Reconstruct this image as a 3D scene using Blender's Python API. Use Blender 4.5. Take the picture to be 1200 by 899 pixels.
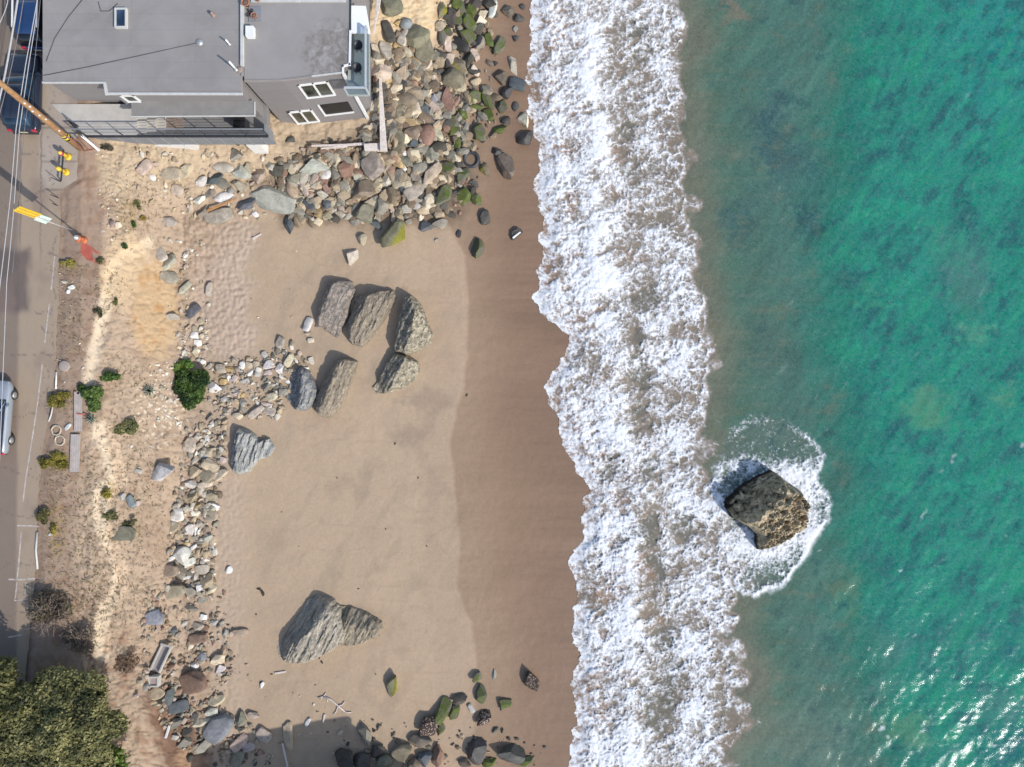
import bpy, bmesh, math, random
import numpy as np
from mathutils import Vector, Matrix

random.seed(7)
RNG = np.random.default_rng(7)
for o in list(bpy.data.objects):
    bpy.data.objects.remove(o)
SC = bpy.context.scene
COL = SC.collection
PI = math.pi

# ------------------------------------------------------------------ camera, sky, sun, exposure
CAM_Z, FPX = 50.0, 805.0
cd = bpy.data.cameras.new('camera')
cam = bpy.data.objects.new('camera', cd)
COL.objects.link(cam)
cam.location = (0, 0, CAM_Z)
cam.rotation_euler = (0, 0, 0)
cd.sensor_width = 36.0
cd.lens = 36.0 * FPX / 1200.0
cd.clip_start, cd.clip_end = 0.5, 6000
SC.camera = cam

SUN_EL, SUN_AZ = math.radians(37), math.radians(-38)      # from the lower right of the view
sunv = Vector((math.cos(SUN_EL) * math.cos(SUN_AZ), math.cos(SUN_EL) * math.sin(SUN_AZ), math.sin(SUN_EL)))
sl = bpy.data.lights.new('sun', 'SUN')
sl.energy = 3.0
sl.angle = math.radians(0.8)
sl.color = (1.0, 0.965, 0.91)
so = bpy.data.objects.new('sun', sl)
COL.objects.link(so)
so.rotation_mode = 'QUATERNION'
so.rotation_quaternion = sunv.to_track_quat('Z', 'Y')
W = bpy.data.worlds.new('World')
SC.world = W
W.use_nodes = True
nt = W.node_tree
sky = nt.nodes.new('ShaderNodeTexSky')
sky.sky_type = 'NISHITA'
sky.sun_disc = False
sky.sun_elevation = SUN_EL
sky.sun_rotation = math.atan2(sunv.x, sunv.y)
bg = nt.nodes['Background']
nt.links.new(sky.outputs[0], bg.inputs[0])
bg.inputs[1].default_value = 0.15
SC.view_settings.view_transform = 'Standard'
SC.view_settings.look = 'None'
SC.view_settings.exposure = 0.46
SC.view_settings.gamma = 1
SC.view_settings.use_curve_mapping = False

# ------------------------------------------------------------------ small helpers
def P(px, py, z):
    k = (CAM_Z - z) / FPX
    return Vector(((px - 600.0) * k, (449.5 - py) * k, z))

def lin(c):
    c = np.asarray(c, float) / 255.0
    return np.where(c <= 0.04045, c / 12.92, ((c + 0.055) / 1.055) ** 2.4)

GAIN = 1.30
def alb(*c):                      # albedo that reads as this sRGB on level sunlit ground
    return np.clip(lin(c) / GAIN, 0.005, 0.85)

PERM = np.random.default_rng(11).permutation(512)
PERM = np.concatenate([PERM, PERM, PERM])
GA = np.random.default_rng(12).uniform(0, 2 * PI, 512)
GX, GY = np.cos(GA), np.sin(GA)
def perlin(x, y, seed=0):
    x = np.asarray(x, float) + seed * 17.31
    y = np.asarray(y, float) + seed * 9.77
    xi, yi = np.floor(x).astype(int), np.floor(y).astype(int)
    xf, yf = x - xi, y - yi
    u, v = xf * xf * xf * (xf * (xf * 6 - 15) + 10), yf * yf * yf * (yf * (yf * 6 - 15) + 10)
    def g(ix, iy, dx, dy):
        h = PERM[PERM[ix & 511] + (iy & 511)] & 511
        return GX[h] * dx + GY[h] * dy
    a = g(xi, yi, xf, yf); b = g(xi + 1, yi, xf - 1, yf)
    c = g(xi, yi + 1, xf, yf - 1); d = g(xi + 1, yi + 1, xf - 1, yf - 1)
    return ((a + u * (b - a)) * (1 - v) + (c + u * (d - c)) * v) * 1.5
def fbm(x, y, oct=4, seed=0, gain=0.5):
    s, a, f, t = 0, 1.0, 1.0, 0.0
    for i in range(oct):
        s = s + a * perlin(x * f, y * f, seed + i * 3)
        t += a; a *= gain; f *= 2.03
    return s / t
def worley(x, y, seed=0):
    x = np.asarray(x, float); y = np.asarray(y, float)
    xi, yi = np.floor(x).astype(int), np.floor(y).astype(int)
    f1 = np.full(x.shape, 9.0); f2 = np.full(x.shape, 9.0)
    for i in (-1, 0, 1):
        for j in (-1, 0, 1):
            cx, cy = xi + i, yi + j
            h = PERM[PERM[(cx + seed * 7) & 511] + (cy & 511)] & 511
            h2 = PERM[PERM[(cx + 101 + seed * 7) & 511] + ((cy + 57) & 511)] & 511
            d = np.hypot(cx + 0.1 + 0.8 * h / 511.0 - x, cy + 0.1 + 0.8 * h2 / 511.0 - y)
            f2 = np.minimum(f2, np.maximum(d, f1)); f1 = np.minimum(f1, d)
    return f1, f2
def sstep(a, b, x):
    t = np.clip((x - a) / (b - a), 0, 1)
    return t * t * (3 - 2 * t)
def sd_poly(x, y, poly):          # signed distance, positive inside
    d = np.full(x.shape, 1e9); ins = np.zeros(x.shape, bool)
    n = len(poly)
    for i in range(n):
        ax, ay = poly[i]; bx, by = poly[(i + 1) % n]
        ex, ey = bx - ax, by - ay
        t = np.clip(((x - ax) * ex + (y - ay) * ey) / (ex * ex + ey * ey + 1e-9), 0, 1)
        d = np.minimum(d, np.hypot(x - ax - t * ex, y - ay - t * ey))
        c = ((ay > y) != (by > y))
        with np.errstate(divide='ignore', invalid='ignore'):
            xx = (bx - ax) * (y - ay) / (by - ay if by != ay else 1e-9) + ax
        ins ^= c & (x < xx)
    return np.where(ins, d, -d)
def d_line(x, y, pts):
    d = np.full(np.shape(x), 1e9)
    for (ax, ay), (bx, by) in zip(pts[:-1], pts[1:]):
        ex, ey = bx - ax, by - ay
        t = np.clip(((x - ax) * ex + (y - ay) * ey) / (ex * ex + ey * ey + 1e-9), 0, 1)
        d = np.minimum(d, np.hypot(x - ax - t * ex, y - ay - t * ey))
    return d

def link(o, parent=None):
    COL.objects.link(o)
    if parent is not None: o.parent = parent
    return o
def tag(o, label=None, cat=None, group=None, kind=None):
    if label: o['label'] = label
    if cat: o['category'] = cat
    if group: o['group'] = group
    if kind: o['kind'] = kind
    return o
def empty(name, loc, label, cat, group=None, rz=0):
    o = bpy.data.objects.new(name, None); link(o)
    o.empty_display_size = 0.2
    o.location = loc; o.rotation_euler = (0, 0, rz)
    return tag(o, label, cat, group)
def np_mesh(name, V, F, smooth=True):
    me = bpy.data.meshes.new(name)
    V = np.asarray(V, np.float32); F = np.asarray(F, np.int32)
    k = F.shape[1]
    me.vertices.add(len(V)); me.vertices.foreach_set('co', V.ravel())
    me.loops.add(F.size); me.loops.foreach_set('vertex_index', F.ravel())
    me.polygons.add(len(F)); me.polygons.foreach_set('loop_start', np.arange(0, F.size, k, dtype=np.int32))
    me.polygons.foreach_set('use_smooth', np.full(len(F), smooth))
    me.update(calc_edges=True)
    return me
def pcol(me, name, rgba):
    a = me.attributes.new(name, 'FLOAT_COLOR', 'POINT')
    a.data.foreach_set('color', np.asarray(rgba, np.float32).ravel())
def grid_faces(nx, ny):
    i = np.arange(nx * ny).reshape(ny, nx)
    return np.stack([i[:-1, :-1], i[1:, :-1], i[1:, 1:], i[:-1, 1:]], -1).reshape(-1, 4)

class MB:
    """collects shapes into one mesh"""
    def __init__(s): s.v, s.f, s.sm = [], [], []
    def add(s, V, F, smooth=False):
        b = len(s.v); s.v += [tuple(p) for p in V]
        s.f += [[b + i for i in q] for q in F]; s.sm += [smooth] * len(F)
        return s
    def box(s, c, d, rz=0, M=None):
        hx, hy, hz = d[0] / 2, d[1] / 2, d[2] / 2
        V = [Vector((x, y, z)) for x in (-hx, hx) for y in (-hy, hy) for z in (-hz, hz)]
        R = M if M is not None else Matrix.Rotation(rz, 3, 'Z')
        V = [R @ p + Vector(c) for p in V]
        return s.add(V, [(0, 1, 3, 2), (4, 6, 7, 5), (0, 4, 5, 1), (2, 3, 7, 6), (0, 2, 6, 4), (1, 5, 7, 3)])
    def prism(s, poly, z0, z1):
        n = len(poly)
        a = sum(poly[i][0] * poly[(i + 1) % n][1] - poly[(i + 1) % n][0] * poly[i][1] for i in range(n))
        if a < 0: poly = poly[::-1]
        V = [(p[0], p[1], z0) for p in poly] + [(p[0], p[1], z1) for p in poly]
        F = [list(range(n))[::-1], list(range(n, 2 * n))] + [(i, (i + 1) % n, n + (i + 1) % n, n + i) for i in range(n)]
        return s.add(V, F)
    def bar(s, a, b, w, h=None):      # square section bar from a to b
        a, b = Vector(a), Vector(b); d = b - a; h = h or w
        return s.box((a + b) / 2, (w, h, d.length), M=d.to_track_quat('Z', 'Y').to_matrix())
    def tube(s, pts, r, n=10, cap=True):
        pts = [Vector(p) for p in pts]; m = len(pts)
        rr = r if hasattr(r, '__len__') else [r] * m
        V = []
        for i, p in enumerate(pts):
            d = (pts[min(i + 1, m - 1)] - pts[max(i - 1, 0)]).normalized()
            q = d.to_track_quat('Z', 'Y')
            for k in range(n):
                t = 2 * PI * k / n
                V.append(p + q @ Vector((math.cos(t) * rr[i], math.sin(t) * rr[i], 0)))
        F = [(i * n + k, i * n + (k + 1) % n, (i + 1) * n + (k + 1) % n, (i + 1) * n + k) for i in range(m - 1) for k in range(n)]
        if cap: F += [list(range(n))[::-1], [(m - 1) * n + k for k in range(n)]]
        return s.add(V, F, True)
    def lathe(s, c, prof, n=20, M=None):   # prof: (radius, z)
        c = Vector(c); V = []
        for r, z in prof:
            for k in range(n):
                t = 2 * PI * k / n
                p = Vector((r * math.cos(t), r * math.sin(t), z))
                V.append((M @ p if M is not None else p) + c)
        m = len(prof)
        F = [(i * n + k, i * n + (k + 1) % n, (i + 1) * n + (k + 1) % n, (i + 1) * n + k) for i in range(m - 1) for k in range(n)]
        F += [list(range(n))[::-1], [(m - 1) * n + k for k in range(n)]]
        return s.add(V, F, True)
    def torus(s, c, R, r, n=28, m=10, M=None, jit=0, sq=1):
        V = []
        for i in range(n):
            a = 2 * PI * i / n; R2 = R * (1 + jit * random.uniform(-1, 1))
            for k in range(m):
                b = 2 * PI * k / m
                p = Vector(((R2 + r * math.cos(b)) * math.cos(a), (R2 + r * math.cos(b)) * math.sin(a) * sq, r * math.sin(b)))
                V.append((M @ p if M is not None else p) + Vector(c))
        F = [(i * m + k, ((i + 1) % n) * m + k, ((i + 1) % n) * m + (k + 1) % m, i * m + (k + 1) % m) for i in range(n) for k in range(m)]
        return s.add(V, F, True)
    def build(s, name, mat, parent=None, bevel=0, smooth=None):
        me = bpy.data.meshes.new(name)
        me.from_pydata(s.v, [], s.f)
        me.polygons.foreach_set('use_smooth', s.sm if smooth is None else [smooth] * len(s.f))
        me.materials.append(mat); me.update()
        o = bpy.data.objects.new(name, me); link(o, parent)
        if parent is not None:
            o.matrix_parent_inverse = Matrix.Identity(4)
            if parent.type == 'EMPTY' or True:
                chain = Matrix.Identity(4); p = parent
                while p is not None:
                    chain = p.matrix_basis @ chain; p = p.parent
                me.transform(chain.inverted())
        if bevel:
            m = o.modifiers.new('bevel', 'BEVEL'); m.width = bevel; m.segments = 2; m.limit_method = 'ANGLE'
        return o

# ------------------------------------------------------------------ materials
def nodes(name):
    m = bpy.data.materials.new(name); m.use_nodes = True
    t = m.node_tree
    return m, t, t.nodes['Principled BSDF']
def N(t, kind, **kw):
    n = t.nodes.new(kind)
    for k, v in kw.items(): setattr(n, k, v)
    return n
def noise(t, scale, detail=5, rough=0.6, vec=None, dist=0):
    n = N(t, 'ShaderNodeTexNoise')
    n.inputs['Scale'].default_value = scale; n.inputs['Detail'].default_value = detail
    n.inputs['Roughness'].default_value = rough; n.inputs['Distortion'].default_value = dist
    if vec is not None: t.links.new(vec, n.inputs['Vector'])
    return n
def ramp(t, fac, stops):
    r = N(t, 'ShaderNodeValToRGB'); e = r.color_ramp.elements
    while len(e) < len(stops): e.new(0.5)
    for x, (p, c) in zip(e, stops):
        x.position = p; x.color = (*c, 1) if hasattr(c, '__len__') else (c, c, c, 1)
    t.links.new(fac, r.inputs[0])
    return r
def mix(t, a, b, fac, mode='MIX'):
    m = N(t, 'ShaderNodeMix', data_type='RGBA', blend_type=mode)
    m.clamp_factor = True
    for s, v in ((6, a), (7, b), (0, fac)):
        if hasattr(v, 'is_linked') or hasattr(v, 'links'): t.links.new(v, m.inputs[s])
        elif s == 0: m.inputs[0].default_value = v
        else: m.inputs[s].default_value = (*v[:3], 1)
    return m.outputs[2]
def bump(t, h, strength, dist, bsdf, prev=None):
    b = N(t, 'ShaderNodeBump'); b.inputs['Strength'].default_value = strength; b.inputs['Distance'].default_value = dist
    t.links.new(h, b.inputs['Height'])
    if prev is not None: t.links.new(prev, b.inputs['Normal'])
    t.links.new(b.outputs[0], bsdf.inputs['Normal'])
    return b.outputs[0]
def pos(t): return N(t, 'ShaderNodeNewGeometry').outputs['Position']

def plain(name, c, rough=0.7, var=0.18, scale=3.0, bmp=0.15, metal=0.0, streak=None):
    m, t, b = nodes(name)
    tc = N(t, 'ShaderNodeTexCoord').outputs['Object']
    if streak:
        mp = N(t, 'ShaderNodeMapping'); mp.inputs['Scale'].default_value = streak
        t.links.new(tc, mp.inputs[0]); tc = mp.outputs[0]
    n = noise(t, scale, 6, 0.65, tc)
    r = ramp(t, n.outputs[0], [(0.3, [x * (1 - var) for x in c]), (0.7, [min(1, x * (1 + var)) for x in c])])
    t.links.new(r.outputs[0], b.inputs['Base Color'])
    b.inputs['Roughness'].default_value = rough; b.inputs['Metallic'].default_value = metal
    if bmp:
        n2 = noise(t, scale * 9, 4, 0.6, tc)
        bump(t, n2.outputs[0], bmp, 0.02, b)
    return m
def wood(name, c, scale=1.0, var=0.35):
    m, t, b = nodes(name)
    tc = N(t, 'ShaderNodeTexCoord').outputs['Object']
    n = noise(t, 6 * scale, 6, 0.7, tc, 0.4)
    n2 = noise(t, 30 * scale, 3, 0.6, tc)
    r = ramp(t, n.outputs[0], [(0.3, [x * (1 - var) for x in c]), (0.7, [min(1, x * (1 + var)) for x in c])])
    t.links.new(r.outputs[0], b.inputs['Base Color'])
    b.inputs['Roughness'].default_value = 0.85
    bump(t, n2.outputs[0], 0.4, 0.03, b)
    return m
def glass(name, c=(0.03, 0.035, 0.035), rough=0.08):
    m, t, b = nodes(name)
    tc = N(t, 'ShaderNodeTexCoord').outputs['Object']
    n = noise(t, 1.3, 2, 0.5, tc)
    r = ramp(t, n.outputs[0], [(0.35, [x * 0.6 for x in c]), (0.7, [x * 1.6 for x in c])])
    t.links.new(r.outputs[0], b.inputs['Base Color'])
    b.inputs['Roughness'].default_value = rough
    b.inputs['Specular IOR Level'].default_value = 0.6
    return m
# ------------------------------------------------------------------ shape of the land
def tab(pts): 
    a = np.array(pts, float); return a[:, 0], a[:, 1]
WLx = tab([(-200,622),(0,622),(20,622),(45,625),(70,622),(85,617),(110,622),(130,620),(155,628),(180,634),(205,630),(222,627),(240,632),(262,640),(280,632),(300,638),(320,630),(335,632),(350,626),(365,632),(375,645),(388,662),(400,668),(412,666),(430,655),(445,642),(460,641),(480,648),(500,655),(515,660),(535,668),(555,680),(570,690),(578,690),(590,684),(605,684),(630,687),(645,670),(660,668),(680,674),(700,676),(720,675),(740,669),(760,676),(780,678),(800,668),(820,676),(850,676),(870,670),(885,668),(1100,668)])
WRx = tab([(-200,790),(0,790),(15,798),(40,806),(60,800),(80,790),(95,786),(115,793),(140,795),(165,798),(190,800),(210,804),(225,803),(235,810),(250,800),(270,806),(290,812),(310,806),(325,818),(345,818),(360,820),(375,825),(390,832),(410,830),(430,828),(445,826),(460,826),(470,820),(480,824),(495,815),(510,822),(530,820),(560,828),(600,840),(650,862),(690,866),(700,860),(715,850),(725,858),(735,848),(760,856),(785,862),(800,866),(815,860),(825,862),(850,872),(865,870),(880,850),(899,845),(1100,848)])
def WL(y): return np.interp(y, *WLx)
def WR(y): return np.interp(y, *WRx)
ROWS = [
 (-60, [(70,6.5),(120,6.3),(300,5.0),(410,4.0),(440,3.6),(500,2.4),(535,1.1),(590,.4)]),
 (20,  [(70,6.5),(120,6.3),(300,5.0),(410,4.0),(440,3.6),(500,2.4),(535,1.1),(590,.4)]),
 (100, [(110,6.5),(160,5.6),(280,3.2),(410,2.5),(440,2.8),(480,2.1),(525,1.2),(580,.5)]),
 (170, [(95,6.5),(140,5.6),(200,4.8),(300,3.2),(350,2.6),(430,2.3),(480,1.6),(530,1.0)]),
 (215, [(95,6.5),(125,6.0),(160,5.0),(200,4.0),(260,2.9),(330,2.3),(430,1.8),(480,1.4),(540,.9)]),
 (260, [(95,6.5),(122,6.2),(150,5.4),(185,3.6),(215,2.6),(260,2.1),(340,1.7),(430,1.4),(480,1.2),(540,.8)]),
 (330, [(95,6.5),(118,6.3),(140,5.6),(165,4.4),(205,2.4),(240,1.9),(300,1.7),(440,1.3),(540,.75)]),
 (400, [(95,6.45),(105,6.3),(130,5.8),(160,4.8),(205,2.7),(235,2.0),(300,1.7),(440,1.3),(540,.75)]),
 (470, [(80,6.4),(120,6.0),(150,5.2),(190,3.6),(215,2.5),(250,1.95),(300,1.7),(440,1.2),(530,.75)]),
 (550, [(75,6.4),(110,6.0),(145,5.2),(195,3.6),(215,2.6),(255,1.9),(300,1.65),(440,1.15),(530,.75)]),
 (650, [(60,6.4),(105,6.0),(140,5.2),(180,3.9),(205,2.6),(255,1.85),(300,1.6),(440,1.15),(540,.75)]),
 (750, [(60,6.4),(110,6.0),(150,4.9),(180,3.6),(215,2.4),(265,1.8),(320,1.55),(440,1.15),(550,.75)]),
 (850, [(60,6.4),(130,6.0),(165,5.2),(200,3.2),(235,2.2),(290,1.7),(440,1.1),(560,.6)]),
 (960, [(60,6.4),(130,6.0),(165,5.2),(200,3.2),(235,2.2),(290,1.7),(440,1.1),(560,.6)])]
RY = np.array([r[0] for r in ROWS], float)
def Zbase(x, y):
    x = np.asarray(x, float); y = np.asarray(y, float)
    x, y = np.broadcast_arrays(x, y)
    wl = WL(y)
    vals = []
    u = x - wl                                  # beyond the waterline the bed keeps falling
    for yy, kn in ROWS:
        xs = [k[0] for k in kn]; zs = [k[1] for k in kn]
        end = 640.0
        xs2 = np.array(xs + [end]); zs2 = np.array(zs + [0.02])
        xe = np.where(x > xs[-1], xs[-1] + (x - xs[-1]) * (end - xs[-1]) / np.maximum(wl - xs[-1], 5), x)
        vals.append(np.interp(np.minimum(xe, end), xs2, zs2))
    vals = np.array(vals)
    k = np.clip(np.searchsorted(RY, y) - 1, 0, len(RY) - 2)
    t = np.clip((y - RY[k]) / (RY[k + 1] - RY[k]), 0, 1); t = t * t * (3 - 2 * t)
    z = np.take_along_axis(vals, k[None], 0)[0] * (1 - t) + np.take_along_axis(vals, (k + 1)[None], 0)[0] * t
    return np.where(u > 0, 0.02 - 0.006 * np.minimum(u, 400), z)
RE = tab([(-200,75),(60,80),(100,92),(210,92),(222,74),(300,70),(330,70),(430,66),(490,58),(530,50),(600,45),(680,42),(740,36),(960,14)])
def Znoise(x, y):
    z = Zbase(x, y)
    beach = sstep(2.4, 1.6, z) * sstep(-0.1, 0.25, z)
    slope = sstep(1.7, 2.6, z) * sstep(6.3, 6.0, z)
    flat = sstep(6.0, 6.35, z)
    churn = sstep(12, -14, np.abs(x - 250) - 45 + 18 * fbm(x / 30, y / 30, 3, 5)) * sstep(245, 262, y) * sstep(432, 410, y)
    churn = np.maximum(churn, 0.5 * sstep(300, 270, x) * sstep(225, 255, x) * sstep(430, 460, y))
    n = 0.014 * fbm(x / 9, y / 9, 3, 1) * beach + 0.05 * fbm(x / 70, y / 45, 2, 2) * beach
    n = n + slope * (0.22 * fbm(x / 22, y / 30, 5, 3, 0.6) + 0.055 * fbm(x / 6, y / 6, 4, 4, 0.6) - 0.07 * sstep(0.75, 1.0, 1 - np.abs(fbm(x / 30, y / 14, 3, 9)) * 2.0))
    n = n + flat * 0.07 * fbm(x / 14, y / 14, 4, 6)
    f1, f2 = worley(x / 6.5, y / 6.5, 2)
    n = n + churn * (0.085 * (0.55 - f1) + 0.07 * fbm(x / 4.2, y / 4.2, 3, 8))
    n = n - 0.06 * sstep(9, 2, x - np.interp(y, *RE)) * 1.0
    # gully along the pale trodden track
    n = n - 0.10 * slope * sstep(8, 0, d_line(x, y, TRACK1)) - 0.10 * sstep(8, 0, d_line(x, y, TRACK2))
    return z + n, churn, slope, flat
TRACK1 = [(172,285),(150,297),(132,312),(124,350),(118,380),(110,412),(104,446)]
TRACK2 = [(117,505),(128,528),(137,560),(118,582),(117,612),(130,640),(141,665),(138,690),(119,722),(120,765)]
def Zg(x, y):
    return float(Zbase(np.array([x]), np.array([y]))[0])
def G(px, py, dz=0.0):
    return P(px, py, Zg(px, py) + dz)

def axis(a, b, step, far=True):
    c = np.arange(a, b + step * 0.5, step)
    if not far: return c
    g = np.array([8, 25, 70, 200, 700, 2500, 9000, 32000.])
    return np.concatenate([c[0] - g[::-1], c, c[-1] + g])
def to_world(X, Y, Z):
    k = (CAM_Z - Z) / FPX
    return np.stack([(X - 600) * k, (449.5 - Y) * k, Z], -1).reshape(-1, 3)

# ---- land
gx = np.concatenate([np.array([-32000, -9000, -2500, -700, -250, -140.]), np.arange(-70, 712, 1.3), np.array([760, 900, 1200])])
gy = axis(-70, 970, 1.3)
X, Y = np.meshgrid(gx, gy)
Xn, Yn = np.clip(X, -3000, 3000), np.clip(Y, -3000, 3000)
Z, churn, slope, flat = Znoise(Xn, Yn)
def blend(c, to, m):
    return c * (1 - m[..., None]) + np.asarray(to) * m[..., None]
n1 = fbm(Xn / 60, Yn / 60, 5, 21); n2 = fbm(Xn / 12, Yn / 12, 4, 22); n3 = fbm(Xn / 4, Yn / 4, 3, 23)
nst = fbm(Xn / 60, Yn / 5, 4, 24)                        # streaks drawn out by the backwash
zb = Zbase(Xn, Yn)
c = np.broadcast_to(alb(189,165,138), X.shape + (3,)).copy()
c *= (1 + 0.05 * n1 + 0.04 * n2 + 0.04 * n3)[..., None]
c = blend(c, alb(166,145,124), 0.55 * sstep(0.1, 0.5, fbm(Xn / 35, Yn / 50, 4, 26)) * sstep(330, 420, X))     # greyish film of fine silt
# damp then wet sand
XD = tab([(-100,560),(180,545),(250,520),(300,545),(380,548),(450,545),(480,535),(520,528),(560,530),(600,535),(650,538),(690,535),(730,552),(790,560),(850,555),(960,540)])
xd = np.interp(Y, *XD) + 4 * fbm(Xn / 60, Yn / 30, 3, 31)
xm = xd - 44 + 10 * fbm(Xn / 60, Yn / 40, 3, 33)
damp = sstep(-3, 3, X - xm) * (0.30 + 0.10 * n1)
wet = 0.74 * sstep(-2.5, 3.0, X - xd) + 0.26 * sstep(-6, 70, X - xd)
swl = np.clip(1 - np.abs(fbm(Xn / 110 + 0.5 * n1, Yn / 60, 3, 27)) * 22, 0, 1) * sstep(300, 360, X)
c = blend(c, alb(172,148,122), 0.35 * swl)
c = blend(c, alb(170,150,128), 0.45 * sstep(0.05, 0.4, fbm((Xn + Yn * .5) / 26, (Yn - Xn * .5) / 70, 4, 28)) * sstep(280, 340, X))
c = blend(c, alb(150,132,116), 0.6 * sstep(1.3, 0.3, np.hypot((X - 500) / 34, (Y - 468) / 16) + 0.7 * n2) + 0.5 * sstep(1.3, 0.3, np.hypot((X - 478) / 24, (Y - 510) / 14) + 0.7 * n2))
c = blend(c, alb(176,150,127), damp)
wetc = np.broadcast_to(alb(155,128,103), c.shape) * (1 + 0.09 * nst + 0.03 * n3)[..., None]
c = blend(c, 0, wet * 0) * (1 - wet[..., None]) + wetc * wet[..., None]
c = blend(c, alb(134,108,90), 0.85 * sstep(-115, -8, X - WL(Y)) * wet * (0.8 + 0.5 * nst))
# churned sand, dirt slope, clay, shoulder
c = blend(c, alb(196,174,155), churn * 0.8)
dirt = sstep(1.75, 2.3, zb + 0.15 * n2)
c = blend(c, alb(182,159,136), dirt)
c = blend(c, alb(200,176,146), dirt * sstep(0.1, 0.5, fbm(Xn / 9, Yn / 12, 4, 36)) * 0.4)
c = blend(c, alb(134,110,86), dirt * sstep(0.18, 0.5, fbm(Xn / 7, Yn / 9, 4, 38)) * 0.55)
c = blend(c, alb(162,137,114), dirt * sstep(0.0, 0.5, n1 + 0.6 * n2) * 0.6)
c = blend(c, alb(196,174,145), dirt * sstep(250, 205, Y + 14 * n2) * sstep(100, 130, X) * 0.85)      # sandy bank under the house
clay = sstep(10, -12, np.hypot((X - 182) / 30, (Y - 362) / 58) * 40 - 40 + 14 * n2)
c = blend(c, alb(198,168,130), clay * 0.85); c = blend(c, alb(182,138,92), clay * sstep(0.05, 0.45, fbm(Xn / 16, Yn / 28, 4, 35)) * 0.8)
shoulder = sstep(6.05, 6.3, zb)
c = blend(c, alb(166,142,122), shoulder); c = blend(c, alb(146,116,92), shoulder * sstep(0.0, 0.4, n2 + 0.5 * n1) * 0.6)
chalk = np.maximum(sstep(11, 4, d_line(X, Y, TRACK1) + 5 * n2 + 3 * n3), sstep(12, 5, d_line(X, Y, TRACK2) + 5 * n2 + 3 * n3 - 3 * sstep(620, 560, Y)))
c = blend(c, alb(224,203,174), chalk * (0.85 + 0.3 * n3))
c = blend(c, alb(206,172,140), chalk * sstep(8, 13, X - np.interp(Y, *tab([(0,300),(500,112),(560,124),(620,114),(690,128),(760,110),(900,300)]))) * 0.55)
chalk2 = sstep(8, 0, np.hypot((X - 150) / 34, (Y - 320) / 46) * 36 - 30 + 16 * n2)
c = blend(c, alb(217,189,150), chalk2 * 0.6 * (1 - clay))
chips = sstep(0.15, 0.4, fbm(Xn / 5, Yn / 5, 3, 37)) * sstep(24, 0, np.hypot(X - 190, (Y - 480) * 0.8) - 22)
c = blend(c, alb(232,215,190), chips)
red = sstep(10, -10, np.abs(X - (196 + (Y - 830) * 0.35)) - 26 + 14 * n2) * sstep(795, 830, Y + 12 * n2)
c = blend(c, alb(120,90,72), red * 0.9)
c = blend(c, alb(180,145,114), sstep(8, -8, np.hypot(X - 222, Y - 892) - 16) * 0.8)
rust = sstep(0.0, 0.35, fbm(Xn / 20, Yn / 20, 4, 39)) * sstep(715, 760, Y) * sstep(205, 175, X) * sstep(85, 110, X)
c = blend(c, alb(160,128,104), rust * 0.8)
bank = sstep(20, -14, np.abs(X - 485) - 42 + 16 * n2) * sstep(62, 30, Y + 14 * n2)
c = blend(c, alb(220,194,156), bank); c = blend(c, alb(186,150,104), bank * sstep(0.1, 0.4, n2) * 0.7)
stone = sstep(10, -10, sd_poly(X, Y, [(300,215),(440,150),(448,60),(520,60),(560,190),(545,262),(440,262),(330,262)]) * -1 + 10 * n2)
c = blend(c, alb(120,103,86), stone * 0.75)  # ground under the rubble darkened for the deep shade in its gaps
# dry yellow and green grass on the shoulder
for gxx, gyy, rx, ry, gc in [(66,540,16,14,(150,130,50)),(72,470,14,12,(140,130,60)),(78,312,14,6,(140,125,60)),(145,500,16,8,(150,130,70)),(128,575,9,10,(165,140,60)),(66,620,12,36,(170,140,80)),(88,706,44,30,(140,112,88)),(150,622,20,8,(140,125,85)),(150,250,14,22,(165,140,90))]:
    m = sstep(1.25, 0.55, np.hypot((X - gxx) / rx, (Y - gyy) / ry) + 0.5 * n2)
    c = blend(c, alb(*gc), m * sstep(-0.15, 0.35, n3 + 0.6 * n2) * 0.8)
# red paint on the ground beside the hydrant
redpaint = np.maximum(sd_poly(X, Y, [(95,285),(103,286),(108,293),(109,303),(117,310),(109,307),(101,304),(94,296)]), sd_poly(X, Y, [(103,286),(112,293),(120,299),(111,296)]))
c = blend(c, alb(178,88,76), sstep(-0.6, 0.6, redpaint) * (0.9 + 0.1 * n3))
c = np.clip(c, 0.01, 0.8)
wetness = np.maximum(wet, damp * 0.3)
keep = np.ones(X.shape, bool)
me = np_mesh('ground', to_world(X, Y, Z), grid_faces(len(gx), len(gy)))
pcol(me, 'albedo', np.concatenate([c.reshape(-1, 3), wetness.reshape(-1, 1)], 1))
m, t, b = nodes('earth and sand')
at = N(t, 'ShaderNodeAttribute', attribute_name='albedo')
ps = pos(t)
nn = noise(t, 5.0, 8, 0.72, ps); g1 = ramp(t, nn.outputs[0], [(0.25, 0.80), (0.75, 1.20)])
nf = noise(t, 38.0, 4, 0.7, ps); g2 = ramp(t, nf.outputs[0], [(0.25, 0.82), (0.75, 1.16)])
cc = mix(t, at.outputs['Color'], g1.outputs[0], 0.5, 'MULTIPLY')
cc = mix(t, cc, g2.outputs[0], 0.35, 'MULTIPLY')
t.links.new(cc, b.inputs['Base Color'])
rr = ramp(t, at.outputs['Alpha'], [(0.2, 0.95), (1.0, 0.34)])
t.links.new(rr.outputs[0], b.inputs['Roughness'])
b.inputs['Specular IOR Level'].default_value = 0.25
bs = ramp(t, at.outputs['Alpha'], [(0.1, 1.0), (0.9, 0.16)])
hm = N(t, 'ShaderNodeMath', operation='MULTIPLY'); t.links.new(nn.outputs[0], hm.inputs[0]); t.links.new(bs.outputs[0], hm.inputs[1])
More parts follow.
